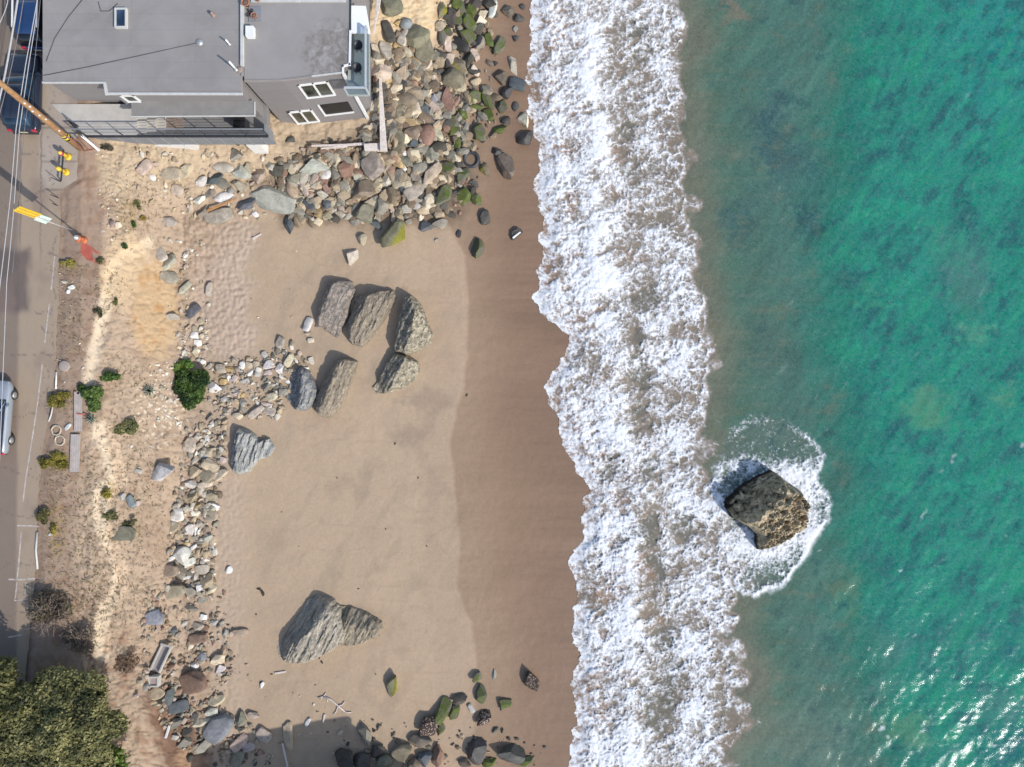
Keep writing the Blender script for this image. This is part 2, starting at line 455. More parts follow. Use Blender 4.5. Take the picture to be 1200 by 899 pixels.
bump(t, hm.outputs[0], 0.55, 0.05, b)
me.materials.append(m)
land = link(bpy.data.objects.new('ground', me)); tag(land, 'sandy beach and dirt bank', kind='structure')

# ---- road
ru = np.linspace(0, 1, 90); ry_ = np.concatenate([np.array([-30000, -6000, -1500, -400.]), np.arange(-90, 985, 2.2), np.array([1300, 3000, 9000, 30000.])])
U, Yr = np.meshgrid(ru, ry_)
Yc = np.clip(Yr, -80, 970)
right = np.interp(Yc, *RE) - 1 + 2.2 * fbm(Yc / 9, Yc / 40, 3, 41)
Xr = -90 + U * (right + 90)
Zr = Zbase(Xr, Yc) + 0.004 + 0.012 * (1 - U) * 0
n2 = fbm(Xr / 14, Yc / 30, 4, 42); n1 = fbm(Xr / 40, Yc / 60, 4, 43)
c = np.broadcast_to(alb(170,150,128), Xr.shape + (3,)).copy()
c = blend(c, alb(126,111,99), sstep(3, -3, Xr - (21 - (Yc - 450) * 0.006) + 2 * n2) * 0.75)
c = blend(c, alb(186,172,158), sstep(-2, 2, Xr - 46) * sstep(225, 214, Yc + 3 * n2) * 0.8)
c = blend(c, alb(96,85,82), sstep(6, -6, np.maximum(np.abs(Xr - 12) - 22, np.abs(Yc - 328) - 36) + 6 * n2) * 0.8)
c = blend(c, alb(142,120,108), sstep(0.05, 0.45, n1) * 0.5)
c = blend(c, alb(150,120,110), sstep(3, -2, np.maximum(np.abs(Xr - 80) - 9, np.abs(Yc - 236) - 9)))
f1, f2 = worley(Xr / 60 + 0.25 * n2, Yc / 60 + 0.2 * n1, 9)
c = blend(c, alb(112,98,92), sstep(0.02, 0.006, f2 - f1) * 0.6)
for jy in (150, 190, 222): c = blend(c, alb(130,118,108), sstep(1.2, 0.4, np.abs(Yc - jy)) * sstep(48, 50, Xr) * 0.7)
for jx in (23.5, 47.5): c = blend(c, alb(116,104,98), sstep(1.2, 0.4, np.abs(Xr - jx + (Yc - 300) * 0.006)) * sstep(330, 260, Yc) * 0.7)
c = c * (1 + 0.07 * fbm(Xr / 3, Yc / 12, 3, 45))[..., None]
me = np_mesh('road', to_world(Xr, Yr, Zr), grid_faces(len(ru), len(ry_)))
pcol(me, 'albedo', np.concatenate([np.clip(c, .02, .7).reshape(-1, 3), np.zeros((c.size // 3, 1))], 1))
m, t, b = nodes('worn asphalt')
at = N(t, 'ShaderNodeAttribute', attribute_name='albedo'); ps = pos(t)
nn = noise(t, 22, 6, 0.75, ps); g1 = ramp(t, nn.outputs[0], [(0.25, 0.78), (0.75, 1.2)])
t.links.new(mix(t, at.outputs['Color'], g1.outputs[0], 0.8, 'MULTIPLY'), b.inputs['Base Color'])
b.inputs['Roughness'].default_value = 0.9
bump(t, nn.outputs[0], 0.4, 0.015, b)
me.materials.append(m)
tag(link(bpy.data.objects.new('road', me)), 'worn grey asphalt street', kind='structure')
WHITEP = plain('worn road paint', (0.42, 0.36, 0.32), 0.85, 0.4, 3, 0.2)
def strip(name, pts, w, dz=0.009):
    mb = MB(); V = []
    for i, (x, y) in enumerate(pts):
        a = Vector(pts[max(i - 1, 0)]); c2 = Vector(pts[min(i + 1, len(pts) - 1)])
        d = (c2 - a).normalized(); nrm = Vector((-d.y, d.x)) * w / 2
        V += [G(x + nrm.x, y + nrm.y, dz), G(x - nrm.x, y - nrm.y, dz)]
    mb.add(V, [(2 * i, 2 * i + 1, 2 * i + 3, 2 * i + 2) for i in range(len(pts) - 1)])
    return tag(mb.build(name, WHITEP), kind='structure')
strip('parking_line', [(64,300),(61,330),(54,388),(48,440),(43,480),(36,525),(30,562),(27,588)], 1.5)
strip('parking_line', [(20,616),(33,616.3),(46,617)], 1.8)
strip('parking_line', [(25,624),(22,660),(20,678)], 1.6)
strip('parking_line', [(10,679),(25,679.5),(41,678)], 1.9)
strip('parking_line', [(20,682),(18,700),(17,704),(28,703),(39,701)], 1.5)
strip('parking_line', [(30.5,682),(29,699)], 1.2)
strip('parking_line', [(9,747),(26,744)], 1.4)

# ---- sea and surf
FOAM_LUMPS = [ # thin spots in the surf: x, y, rx, ry, depth
 (745,36,9,13,.8),(748,60,8,7,.7),(735,150,17,9,.9),(728,72,10,9,.4),(680,120,12,10,.35),(738,205,9,12,.6),(770,195,12,8,.6),(722,172,8,14,.5),(745,255,12,8,.5),(712,252,9,6,.6),(772,258,14,10,.6),
 (755,350,22,16,.75),(700,360,12,8,.5),(690,300,14,10,.35),(745,400,14,10,.7),(785,415,8,8,.6),(752,425,17,12,.85),(750,443,16,8,.8),(710,435,7,7,.6),(750,485,9,9,.9),(720,470,12,6,.5),(748,505,8,7,.7),(765,545,18,13,.75),
 (700,538,7,8,.7),(715,550,13,12,.85),(703,520,8,8,.6),(757,620,11,20,.95),(770,665,18,24,.9),(722,645,8,20,.5),(700,655,9,12,.6),(700,710,12,14,.6),(775,653,9,5,.8),(805,615,14,24,.75),(760,720,20,9,.5),(780,748,14,14,.75),(740,757,10,10,.5),
 (765,800,22,10,.6),(785,785,12,30,.8),(768,835,20,34,.85),(742,805,8,8,.6),(855,775,10,10,.45),(850,830,14,26,.5),(660,30,12,10,.3),(672,95,14,12,.3),(790,30,8,30,.45),(795,60,8,14,.5)]
RING = [(838,548),(846,520),(858,500),(885,487),(920,491),(947,508),(966,535),(962,558),(972,580),(971,612),(956,640),(942,656),(930,676),(910,693),(884,701),(862,692),(850,660),(835,640),(826,600),(828,570)]
sx = np.concatenate([np.arange(604, 1000, 0.95), np.arange(1000, 1292, 1.35), 1292 + np.array([10, 40, 120, 400, 1500, 6000, 32000.])])
sy = axis(-70, 970, 1.05)
X, Y = np.meshgrid(sx, sy); Xc = np.clip(X, -3000, 3000); Yc = np.clip(Y, -3000, 3000)
wl = WL(Y) + 2.5 * fbm(Y / 5, Y / 50, 3, 51)
q1, _ = worley(Xc / 17, Yc / 17, 3); q2, _ = worley(Xc / 30, Yc / 30, 5)
sl_ = X - (wl + 9 * (q1 - 0.45))                           # small scallops on the beach side
sr_ = WR(Y) + 3 + 34 * (0.42 - q2) + 12 * (0.45 - q1) - X       # larger lobes on the sea side
band = np.minimum(sl_, sr_)
nA = fbm(Xc / 34, Yc / 34, 5, 52); nB = fbm(Xc / 11 + 0.6 * nA, Yc / 11, 5, 53, 0.6); nC = fbm(Xc / 4 + nA, Yc / 4, 4, 54, 0.65)
D = sstep(-2.5, 0.8, sl_) * sstep(-6, 13, sr_ + 11 * nB + 8 * nC)
edgeR = sstep(46, 6, sr_ + 14 * nA)                                   # lacy outer margin
hole = np.zeros(X.shape)
wx, wy = X + 22 * nA + 14 * nB, Y + 24 * fbm(Xc / 30, Yc / 30, 4, 56) + 14 * fbm(Xc / 10, Yc / 10, 3, 68)
for hx, hy, rx, ry, dp in FOAM_LUMPS:
    sel = (np.abs(X - hx) < rx * 2.4 + 20) & (np.abs(Y - hy) < ry * 2.4 + 20)
    if sel.any():
        hole[sel] = np.maximum(hole[sel], dp * sstep(1.5, 0.45, np.hypot((wx[sel] - hx) / rx, (wy[sel] - hy) / ry)))
f1, f2 = worley(Xc / 13 + 0.9 * nB, Yc / 9 + 0.9 * nA, 7); lace = np.exp(-((f2 - f1) / 0.13) ** 2)
g1_, g2_ = worley(Xc / 5.5 + 0.8 * nB, Yc / 4.2 + 0.8 * nA, 8); lace2 = np.exp(-((g2_ - g1_) / 0.16) ** 2)
h1_, h2_ = worley(Xc / 26 + 0.5 * nB, Yc / 11 + 0.5 * nB, 10); lace3 = np.exp(-((h2_ - h1_) / 0.10) ** 2)
nD = fbm(Xc / 80, Yc / 60, 3, 57)
uu, vv = Xc * 0.82 - Yc * 0.57, Xc * 0.57 + Yc * 0.82          # the backwash runs obliquely
nT = fbm(uu / 44 + 0.5 * nA, vv / 8 + 0.7 * nA, 5, 58, 0.6)
fil = np.clip(1 - np.abs(fbm(Xc / 13 + 0.9 * nA + 0.35 * nT, Yc / 11 + 0.9 * nB, 4, 59, 0.55)) * 5.5, 0, 1)      # bright threads
fil2 = np.clip(1 - np.abs(fbm(Xc / 6 + 0.9 * nB, Yc / 4.5 + 0.9 * nA, 3, 60, 0.55)) * 5.0, 0, 1)
cau, _ = worley(Xc / 6.5 + 0.5 * nB, Yc / 6.5 + 0.5 * nA, 13)
left_ = sstep(75, 20, sl_)
xtr = np.interp(Y, *tab([(-100,735),(200,738),(400,746),(600,760),(850,774),(1000,776)])) + 14 * nA
xcr = wl + 66 + 16 * nA + 8 * nD
r1_, r2_ = worley(Xc / 25 + 0.35 * nB, Yc / 23 + 0.35 * nA, 15); bub = np.exp(-((r2_ - r1_) / 0.085) ** 2)
r3_, r4_ = worley(Xc / 12 + 0.4 * nB, Yc / 10 + 0.4 * nA, 16); bub2 = np.exp(-((r4_ - r3_) / 0.12) ** 2)
thick = 0.29 + 0.46 * nA + 0.48 * nD - 0.46 * hole - 0.36 * edgeR + 0.20 * np.exp(-((X - xcr) / 13) ** 2) - 0.24 * np.exp(-((X - xtr) / 20) ** 2) * (1 + 1.5 * nD)
fine = 0.40 * nB + 0.50 * nT + 0.24 * nC + 0.50 * fil + 0.30 * fil2 + left_ * 0.55 * (0.42 - cau) + 0.55 * bub * edgeR + 0.30 * bub2 * edgeR + 0.20 * lace3 * edgeR + 1.2 * nT * hole * (1 - hole)
rim = sstep(5, 1, np.abs(sr_ - 4 - 3 * nB)) * 0.30 * (0.4 + nA)
cov = sstep(0.0, 1.05, thick + fine + rim) * D
# swirl round the sea rock
rs = sd_poly(X + 6 * nB + 8 * nA, Y + 9 * fbm(Xc / 30, Yc / 30, 4, 67) + 4 * nC, RING)
rockd = sd_poly(X, Y, [(848,588),(872,562),(903,552),(932,570),(942,600),(938,622),(888,642),(872,622)])
dr = -rockd
ang = np.arctan2(Y - 598, X - 898)
inside = sstep(-3, 7, rs + 6 * nB + 4 * nC)
dens2 = 0.16 + 0.40 * nA + 0.25 * fbm(Xc / 60, Yc / 60, 2, 66) + 0.25 * nB + 0.45 * sstep(34, 6, dr) * sstep(-1.2, 0.3, np.cos(ang - 0.4)) - 0.38 * sstep(545, 520, Y) + 0.35 * sstep(12, 3, rs) * sstep(0, 0.5, np.cos(ang - 0.2)) + 0.35 * sstep(9, 2, np.abs(rs - 3)) * sstep(0.2, 0.9, np.abs(np.sin(ang + .2)))
dens2 = dens2 - 0.4 * sstep(1.3, 0.4, np.hypot((X - 840) / 22, (Y - 525) / 20)) - 0.35 * sstep(1.3, 0.4, np.hypot((X - 905) / 24, (Y - 682) / 9))
e1, e2 = worley(Xc / 6 + 0.8 * nB, Yc / 8 + 0.8 * nA, 11); lace4 = np.exp(-((e2 - e1) / 0.14) ** 2)
cov2 = sstep(0.18, 1.0, dens2 + 0.22 * lace4 + 0.34 * fil + 0.22 * fil2 + 0.25 * nT + 0.22 * nC) * inside
cov = np.maximum(cov, cov2)
# thin drawn-out streaks between surf and rock
stk = sstep(0.45, 0.62, fbm(Xc / 26 + Yc / 40, Yc / 4.5 - Xc / 14, 4, 61)) * sstep(1.2, 0.3, np.hypot((X - 838) / 34, (Y - 515) / 34))
cov = np.maximum(cov, 0.75 * stk)
# little whitecaps offshore, along the wave crests
cw = (X * 0.80 + Y * 0.60); cl = (-X * 0.60 + Y * 0.80)
caps = sstep(0.44, 0.60, fbm(cw / 15 + 0.5 * fbm(Xc / 40, Yc / 40, 2, 62), cl / 34, 4, 63) + 0.10 * nC) * sstep(860, 930, X)
caps *= 0.10 + 0.9 * sstep(420, 760, Y + 0.25 * (X - 1000)) * sstep(0.0, 0.4, fbm(Xc / 90, Yc / 90, 2, 64) + 0.2)
cov = np.maximum(cov, 0.55 * caps * (X < 1292))
cov = np.where(np.abs(Y - 450) > 520, cov * 0 + (band > 0) * 0.8, cov)

# colour of the water itself
nW = fbm(Xc / 90, Yc / 70, 5, 71); nS = fbm(cw / 16, cl / 45, 5, 72, 0.6); nL = fbm(Xc / 70, Yc / 9, 4, 73)
nM = fbm(Xc / 38, Yc / 30, 5, 76, 0.62)
c = np.broadcast_to(alb(112,120,103), X.shape + (3,)).copy()
off = X - (WR(Y) + 6) + 26 * nW + 12 * nL
XT = np.interp(Y, *tab([(-100,975),(0,985),(60,990),(120,972),(200,965),(300,955),(400,960),(480,975),(560,990),(650,985),(720,985),(800,1010),(899,1040),(1000,1040)])) + 26 * nW
c = blend(c, alb(134,126,106), 0.7 * sstep(0.0, 0.4, nW + 0.5 * nL) * sstep(70, 10, off))
c = blend(c, alb(76,118,102), sstep(5, 50, off))
c = blend(c, alb(72,122,112), sstep(40, 110, off) * 0.8)
c = blend(c, alb(116,128,110), 0.5 * sstep(0.05, 0.5, nL + 0.4 * nW) * sstep(130, 20, off))
c = blend(c, alb(2,124,106), sstep(-44, 34, X - XT + 40 * nM))
c = blend(c, alb(0,134,114), sstep(20, 120, X - XT) * (0.7 + 0.5 * nW))
c = blend(c, alb(2,136,132), sstep(60, 180, X - XT) * sstep(240, 60, Y) * 0.5)
far_ = sstep(-10, 60, X - XT)
c = blend(c, alb(0,92,92), far_ * sstep(0.0, 0.40, nS + 0.6 * nW + 0.3 * nC) * 0.9)
c = blend(c, alb(22,152,116), far_ * sstep(0.05, 0.45, -nS - 0.3 * nW + 0.3 * nC) * 0.85)
c = blend(c, alb(0,86,88), far_ * 0.6 * sstep(0.08, 0.42, nM + 0.4 * nS)); c = blend(c, alb(10,158,124), far_ * 0.6 * sstep(0.08, 0.42, -nM + 0.3 * nS))
c = blend(c, alb(96,146,128), 0.55 * sstep(600, 900, Y + 60 * nW) * sstep(0.0, 0.5, nW + 0.4 * nS) * sstep(860, 940, X))
for px_, py_, rx, ry, col_, s_ in [(905,165,16,46,(42,86,98),.6),(938,195,20,22,(46,92,100),.6),(868,255,18,28,(48,92,98),.6),(950,262,12,22,(30,84,96),.6),(890,135,18,16,(60,92,100),.4),(905,415,22,30,(70,98,98),.4),
      (1137,335,22,22,(78,92,104),.55),(1128,315,30,40,(96,136,118),.45),(1142,392,18,10,(110,150,118),.5),(1085,478,24,20,(112,146,108),.6),(1175,462,10,12,(120,150,112),.5),(1062,852,20,16,(112,150,110),.55),(990,690,14,22,(116,138,108),.5),(1012,345,12,10,(80,150,110),.4),
      (865,15,16,9,(134,120,104),.7),(840,180,34,14,(112,118,104),.5),(870,790,34,26,(126,126,110),.6),(920,870,60,36,(112,132,118),.6),(1180,880,26,30,(20,96,104),.5),(1180,750,24,22,(24,100,108),.4)]:
    mm = sstep(1.9, 0.2, np.hypot((X + 34 * nB + 26 * nA - px_) / rx, (Y + 30 * nA + 30 * nM - py_) / ry))
    c = blend(c, alb(*col_), mm * s_)
sandy = sstep(8, 0, -band)                                  # water under the surf is full of sand
c = blend(c, alb(150,138,124), sandy)
c = blend(c, alb(160,132,110), sandy * sstep(0.0, 0.5, fbm(Xc / 45, Yc / 45, 3, 75) + 0.45 - (X - wl) / 160))
c = blend(c, alb(110,112,102), sandy * sstep(0.3, 0.8, hole) * 0.7)
c = blend(c, alb(96,116,108), inside * (1 - sandy) * 0.6)
c = blend(c, alb(44,88,90), 0.75 * sstep(0.1, 0.5, nM) * sstep(20, 70, off) * sstep(60, 0, X - XT))
c = blend(c, alb(118,132,108), 0.40 * sstep(0.12, 0.5, -nM + 0.3 * nL) * sstep(10, 50, off) * sstep(40, -20, X - XT))
c = c * (1 + 0.26 * nS + 0.20 * nM + 0.10 * nC)[..., None]
c = c * (np.array([.86, .82, .76]) + (np.array([.6, .96, .96]) - np.array([.86, .82, .76])) * far_[..., None])
# surface relief
calm = sstep(0, 70, off)
wv = 0.0
rg = np.random.default_rng(3)
kx_, ky_ = X * 0.0621, Y * 0.0621                           # metres at sea level
for i in range(34):
    lam = 0.5 * 1.125 ** i
    a = math.radians(217 + rg.normal(0, 26)); k = 2 * PI / lam
    amp = 0.0060 * lam ** 0.66 * (1.0 if lam < 6 else 0.45)
    ph = rg.uniform(0, 2 * PI)
    wv = wv + amp * np.sin(k * (kx_ * math.cos(a) + ky_ * math.sin(a)) + ph + 1.6 * perlin(kx_ / lam / 2.2, ky_ / lam / 2.2, i))
wv = np.where((np.abs(X) < 1400) & (np.abs(Y - 450) < 560), wv, 0)
relief = 0.25 + 0.75 * sstep(0, 160, off)
Zs = 0.04 + wv * 0.55 * relief + 0.03 * nB * (1 - calm)
bl = np.abs(fbm(Xc / 15, Yc / 15, 4, 81, 0.55)); bl2 = np.abs(fbm(Xc / 5.5, Yc / 5.5, 3, 82, 0.6))
swell = 0.30 * np.exp(-((X - wl - 62 - 10 * nA) / 26) ** 2) + 0.18 * np.exp(-((X - wl - 20) / 16) ** 2)
tpr = sstep(0, 26, sl_)
Zs = Zs + tpr * cov * (D + inside).clip(0, 1) * (0.05 + 0.13 * (0.45 - bl) + 0.045 * (0.4 - bl2) * (0.5 + left_) + 0.05 * left_ * (0.4 - cau)) + tpr * swell * D * 0.8
Zs = Zs - 0.06 * hole * D
Zs = np.where(X < wl + 60, np.maximum(Zs, Zbase(Xc, Yc) + 0.02 + 0.07 * sstep(0, 30, sl_) * cov + 0.03 * tpr * (0.5 - bl)), Zs)
F = grid_faces(len(sx), len(sy))
bandf = (sl_ > -1.2).ravel()
ok = bandf[F].all(1)
F = F[ok]
isf = ((band > -3) | (inside > 0.3)).ravel()[F].mean(1) > 0.5
V = to_world(X, Y, Zs)
rgba = np.concatenate([np.clip(c, .004, .8).reshape(-1, 3), cov.reshape(-1, 1)], 1)
mS, t, b = nodes('sea water')
at = N(t, 'ShaderNodeAttribute', attribute_name='water'); ps = pos(t)
nf = noise(t, 6, 8, 0.78, ps, 1.2); nf2 = noise(t, 2.2, 5, 0.6, ps, 1.0)
add = N(t, 'ShaderNodeMath', operation='MULTIPLY_ADD'); t.links.new(nf.outputs[0], add.inputs[0]); add.inputs[1].default_value = 0.32
t.links.new(at.outputs['Alpha'], add.inputs[2])
fr = ramp(t, add.outputs[0], [(0.13, 0.0), (1.06, 1.0)])
fcol = ramp(t, nf2.outputs[0], [(0.3, (0.66, 0.67, 0.685)), (0.65, (0.75, 0.755, 0.76))])
t.links.new(mix(t, at.outputs['Color'], fcol.outputs[0], fr.outputs[0]), b.inputs['Base Color'])
rr = ramp(t, fr.outputs[0], [(0.0, 0.07), (0.5, 0.7)]); t.links.new(rr.outputs[0], b.inputs['Roughness'])
b.inputs['IOR'].default_value = 1.33; b.inputs['Specular IOR Level'].default_value = 0.09
nb = noise(t, 3.2, 6, 0.62, ps, 0.3)
b1 = bump(t, nb.outputs[0], 0.30, 0.05, b)
hb = N(t, 'ShaderNodeMath', operation='MULTIPLY'); t.links.new(nf.outputs[0], hb.inputs[0]); t.links.new(fr.outputs[0], hb.inputs[1])
bump(t, hb.outputs[0], 0.35, 0.05, b, b1)
def submesh(name, F):
    u, inv = np.unique(F, return_inverse=True)
    me = np_mesh(name, V[u], inv.reshape(F.shape)); pcol(me, 'water', rgba[u]); me.materials.append(mS)
    return link(bpy.data.objects.new(name, me))
tag(submesh('sea', F[~isf]), 'turquoise sea', kind='structure')
tag(submesh('surf_foam', F[isf]), 'white surf foam on the shoreline', 'foam', kind='stuff')
# ------------------------------------------------------------------ rock shapes
def icos(sub):
    bm = bmesh.new(); bmesh.ops.create_icosphere(bm, subdivisions=sub, radius=1.0)
    v = np.array([x.co[:] for x in bm.verts]); f = np.array([[q.index for q in p.verts] for p in bm.faces]); bm.free()
    return v, f
ICO4, ICO2 = icos(4), icos(2)
def rock_shape(rg, kind, base=ICO4):
    v, f = base; v = v.copy()
    if kind in 'sl':  v = np.sign(v) * np.abs(v) ** 0.45
    elif kind == 'a': v = np.sign(v) * np.abs(v) ** 0.75
    npl = {'o': 6, 'b': 13, 'a': 12, 's': 9, 'l': 9}[kind]
    lo = {'o': 0.84, 'b': 0.50, 'a': 0.44, 's': 0.66, 'l': 0.62}[kind]
    for _ in range(npl):
        n = rg.normal(size=3); n /= np.linalg.norm(n)
        if kind in 'sl' and rg.random() < 0.6: n[2] *= 0.15; n /= np.linalg.norm(n)
        d = rg.uniform(lo, lo + 0.28) * (1.25 if kind in 'sl' else 1)
        e = v @ n - d
        v -= np.outer(np.maximum(e, 0) * (1.0 if kind != 'o' else 0.6), n)
    s = rg.uniform(0, 90)
    a, b = {'o': (.05, .010), 'b': (.06, .028), 'a': (.05, .025), 's': (.05, .018), 'l': (.06, .02)}[kind]
    r = 1 + a * fbm(v[:, 0] * 1.3 + s + v[:, 2], v[:, 1] * 1.3 - v[:, 2] * .8 + s, 3, 1) + b * fbm(v[:, 0] * 4 + s + v[:, 2] * 3, v[:, 1] * 4 + v[:, 2] * 2, 4, 2) * 1.6
    v *= r[:, None]
    v -= (v.max(0) + v.min(0)) / 2
    v /= (v.max(0) - v.min(0))
    return v, f
def rock_mat(name, moss=0, strat=0.0, wet=False, speck=0.0):
    m, t, b = nodes(name)
    oi = N(t, 'ShaderNodeObjectInfo'); ps = pos(t)
    ad = N(t, 'ShaderNodeVectorMath', operation='MULTIPLY_ADD')
    cmb = N(t, 'ShaderNodeCombineXYZ'); t.links.new(oi.outputs['Random'], cmb.inputs[0]); t.links.new(oi.outputs['Random'], cmb.inputs[1])
    t.links.new(cmb.outputs[0], ad.inputs[0]); ad.inputs[1].default_value = (60, 37, 0); t.links.new(ps, ad.inputs[2])
    p = ad.outputs[0]
    n1 = noise(t, 2.2, 8, 0.68, p, 0.6); n2 = noise(t, 14, 6, 0.75, p); n3 = noise(t, 5, 4, 0.5, p, 2.5)
    g1 = ramp(t, n1.outputs[0], [(0.28, 0.55), (0.5, 0.95), (0.74, 1.4)])
    g2 = ramp(t, n2.outputs[0], [(0.25, 0.66), (0.75, 1.28)])
    hue = ramp(t, n3.outputs[0], [(0.35, (1.06, 1.0, 0.90)), (0.65, (0.97, 1.0, 1.03))])
    c = mix(t, oi.outputs['Color'], g1.outputs[0], 0.9, 'MULTIPLY')
    c = mix(t, c, g2.outputs[0], 0.8, 'MULTIPLY'); c = mix(t, c, hue.outputs[0], 0.9, 'MULTIPLY')
    if speck:
        v = N(t, 'ShaderNodeTexVoronoi'); v.inputs['Scale'].default_value = 9; t.links.new(p, v.inputs['Vector'])
        vr = ramp(t, v.outputs['Distance'], [(0.25, 0.0), (0.5, 1.0)])
        c = mix(t, c, (0.05, 0.035, 0.03), vr.outputs[0])
    if moss == 3:
        tc = N(t, 'ShaderNodeTexCoord'); sp = N(t, 'ShaderNodeSeparateXYZ'); t.links.new(tc.outputs['Object'], sp.inputs[0])
        a1 = N(t, 'ShaderNodeMath', operation='MULTIPLY_ADD'); t.links.new(n1.outputs[0], a1.inputs[0]); a1.inputs[1].default_value = 0.55
        a2 = N(t, 'ShaderNodeMath', operation='MULTIPLY_ADD'); t.links.new(sp.outputs[1], a2.inputs[0]); a2.inputs[1].default_value = -1.9; a2.inputs[2].default_value = -0.30
        t.links.new(a2.outputs[0], a1.inputs[2])
        mr = ramp(t, a1.outputs[0], [(0.16, 0.0), (0.36, 0.95)])
        mc = ramp(t, n2.outputs[0], [(0.3, (0.10, 0.105, 0.015)), (0.55, (0.22, 0.205, 0.03)), (0.8, (0.36, 0.33, 0.06))])
        c = mix(t, c, mc.outputs[0], mr.outputs[0])
    elif moss:
        nz = N(t, 'ShaderNodeNewGeometry'); sp = N(t, 'ShaderNodeSeparateXYZ'); t.links.new(nz.outputs['Normal'], sp.inputs[0])
        a1 = N(t, 'ShaderNodeMath', operation='MULTIPLY_ADD'); t.links.new(n1.outputs[0], a1.inputs[0]); a1.inputs[1].default_value = 2.4
        a2 = N(t, 'ShaderNodeMath', operation='MULTIPLY_ADD'); t.links.new(sp.outputs[2], a2.inputs[0]); a2.inputs[1].default_value = 0.35
        t.links.new(a2.outputs[0], a1.inputs[2]); a2.inputs[2].default_value = -1.22 + 0.22 * moss
        mr = ramp(t, a1.outputs[0], [(0.32, 0.0), (0.6, 1.0)])
        mc = ramp(t, n2.outputs[0], [(0.3, (0.045, 0.07, 0.014)), (0.55, (0.10, 0.12, 0.03)), (0.8, (0.20, 0.20, 0.055))] if moss < 3 else [(0.3, (0.10, 0.12, 0.012)), (0.55, (0.22, 0.215, 0.03)), (0.8, (0.38, 0.35, 0.06))])
        c = mix(t, c, mc.outputs[0], mr.outputs[0])
    t.links.new(c, b.inputs['Base Color'])
    b.inputs['Roughness'].default_value = 0.38 if wet else 0.88
    b.inputs['Specular IOR Level'].default_value = 0.4 if wet else 0.25
    ad2 = N(t, 'ShaderNodeMath', operation='ADD'); t.links.new(n1.outputs[0], ad2.inputs[0]); t.links.new(n2.outputs[0], ad2.inputs[1])
    bump(t, ad2.outputs[0], 0.75, 0.06, b)
    return m
RM = {'dry': rock_mat('dry stone'), 'moss': rock_mat('mossy stone', 1), 'bright': rock_mat('bright moss stone', 2), 'ymoss': rock_mat('yellow moss stone', 3), 'wet': rock_mat('wet stone', 0, wet=True), 'speck': rock_mat('pitted stone', 0, speck=1)}
rgv = np.random.default_rng(21)
VAR = {k: [] for k in 'obasl'}
for k, cnt in (('o', 6), ('b', 12), ('a', 12), ('s', 9), ('l', 6)):
    for i in range(cnt):
        v, f = rock_shape(rgv, k)
        VAR[k].append((v, f))
MESH = {}
def rock_mesh(kind, i, mat):
    if (kind, i, mat) not in MESH:
        v, f = VAR[kind][i]
        me = np_mesh({'s': 'stone_slab', 'l': 'stone_shard'}.get(kind, 'boulder'), v, f, smooth=True)
        try:
            me.set_sharp_from_angle(angle=math.radians(24))
        except Exception: pass
        me.materials.append(RM[mat]); MESH[(kind, i, mat)] = me
    return MESH[(kind, i, mat)]
# colour code: word, albedo, material
CC = {'g': ('grey', (.25,.235,.205), 'dry'), 'G': ('pale grey', (.40,.375,.33), 'dry'), 'd': ('dark grey', (.085,.08,.072), 'dry'), 't': ('tan', (.40,.325,.235), 'dry'),
      'c': ('cream', (.56,.49,.37), 'dry'), 'w': ('whitish', (.66,.63,.58), 'dry'), 'b': ('brown', (.215,.165,.12), 'dry'), 'r': ('reddish brown', (.30,.19,.145), 'dry'),
      'p': ('pinkish', (.44,.355,.31), 'dry'), 'o': ('ochre', (.42,.29,.13), 'dry'), 's': ('slate blue', (.12,.13,.138), 'dry'), 'v': ('olive grey', (.225,.21,.15), 'dry'),
      'm': ('mossy', (.15,.145,.125), 'moss'), 'M': ('bright mossy', (.17,.165,.12), 'bright'), 'y': ('yellow mossed', (.20,.18,.11), 'ymoss'), 'k': ('dark wet', (.07,.065,.06), 'wet'),
      'n': ('wet brown', (.15,.115,.09), 'wet'), 'x': ('pitted pinkish brown', (.36,.27,.22), 'speck'), 'h': ('pale green', (.47,.47,.41), 'dry'), 'z': ('pale blue grey', (.31,.325,.335), 'dry')}
SHW = {'o': 'oval', 'b': 'rounded', 'a': 'angular', 's': 'flat', 'l': 'long'}
NOUN = {'o': 'stone', 'b': 'boulder', 'a': 'rock', 's': 'slab', 'l': 'stone'}
R = []        # x, y, length, width (photo pixels), angle, colour, shape, label
def r(x, y, w, h, a, c, s, label=None, hh=None): R.append([x, y, w, h, a, c, s, label, hh])
# --- rubble below the house
r(459,7,24,19,10,'v','b'); r(455,37,22,10,-68,'d','s'); r(466,27,10,8,20,'o','b'); r(476,28,13,11,30,'z','o','smooth light blue-grey stone at the foot of the dusty ochre bank')
r(472.5,44,18,9,75,'G','l'); r(466,40,10,8,80,'b','b'); r(488,44,27,20,40,'v','b'); r(499,60,24,20,55,'v','b','big grey green boulder half in shadow at the centre of the upper rubble'); r(452,58,24,13,-60,'G','a'); r(463,53,11,5,-80,'o','l')
r(440,57,12,8,-80,'c','a'); r(441,69,17,11,10,'c','a'); r(477,62,13,9,-30,'c','a'); r(467.5,65,9,7,0,'g','a'); r(474,71,11,10,0,'g','a'); r(485,72,13,9,-20,'o','o')
r(518,13,18,10,80,'y','b'); r(516,32,11,10,0,'t','b'); r(522.5,49,21,10,-75,'p','b'); r(524,36,13,8,-50,'m','b')
r(533,4,13,10,80,'M','b'); r(541,11,19,10,80,'m','b'); r(529,20,20,9,80,'d','l'); r(552,14,15,11,80,'M','b'); r(555,5,16,10,10,'d','b'); r(535,25,12,10,20,'m','b'); r(549,27,20,12,-50,'m','b'); r(545,40,22,13,-45,'m','b')
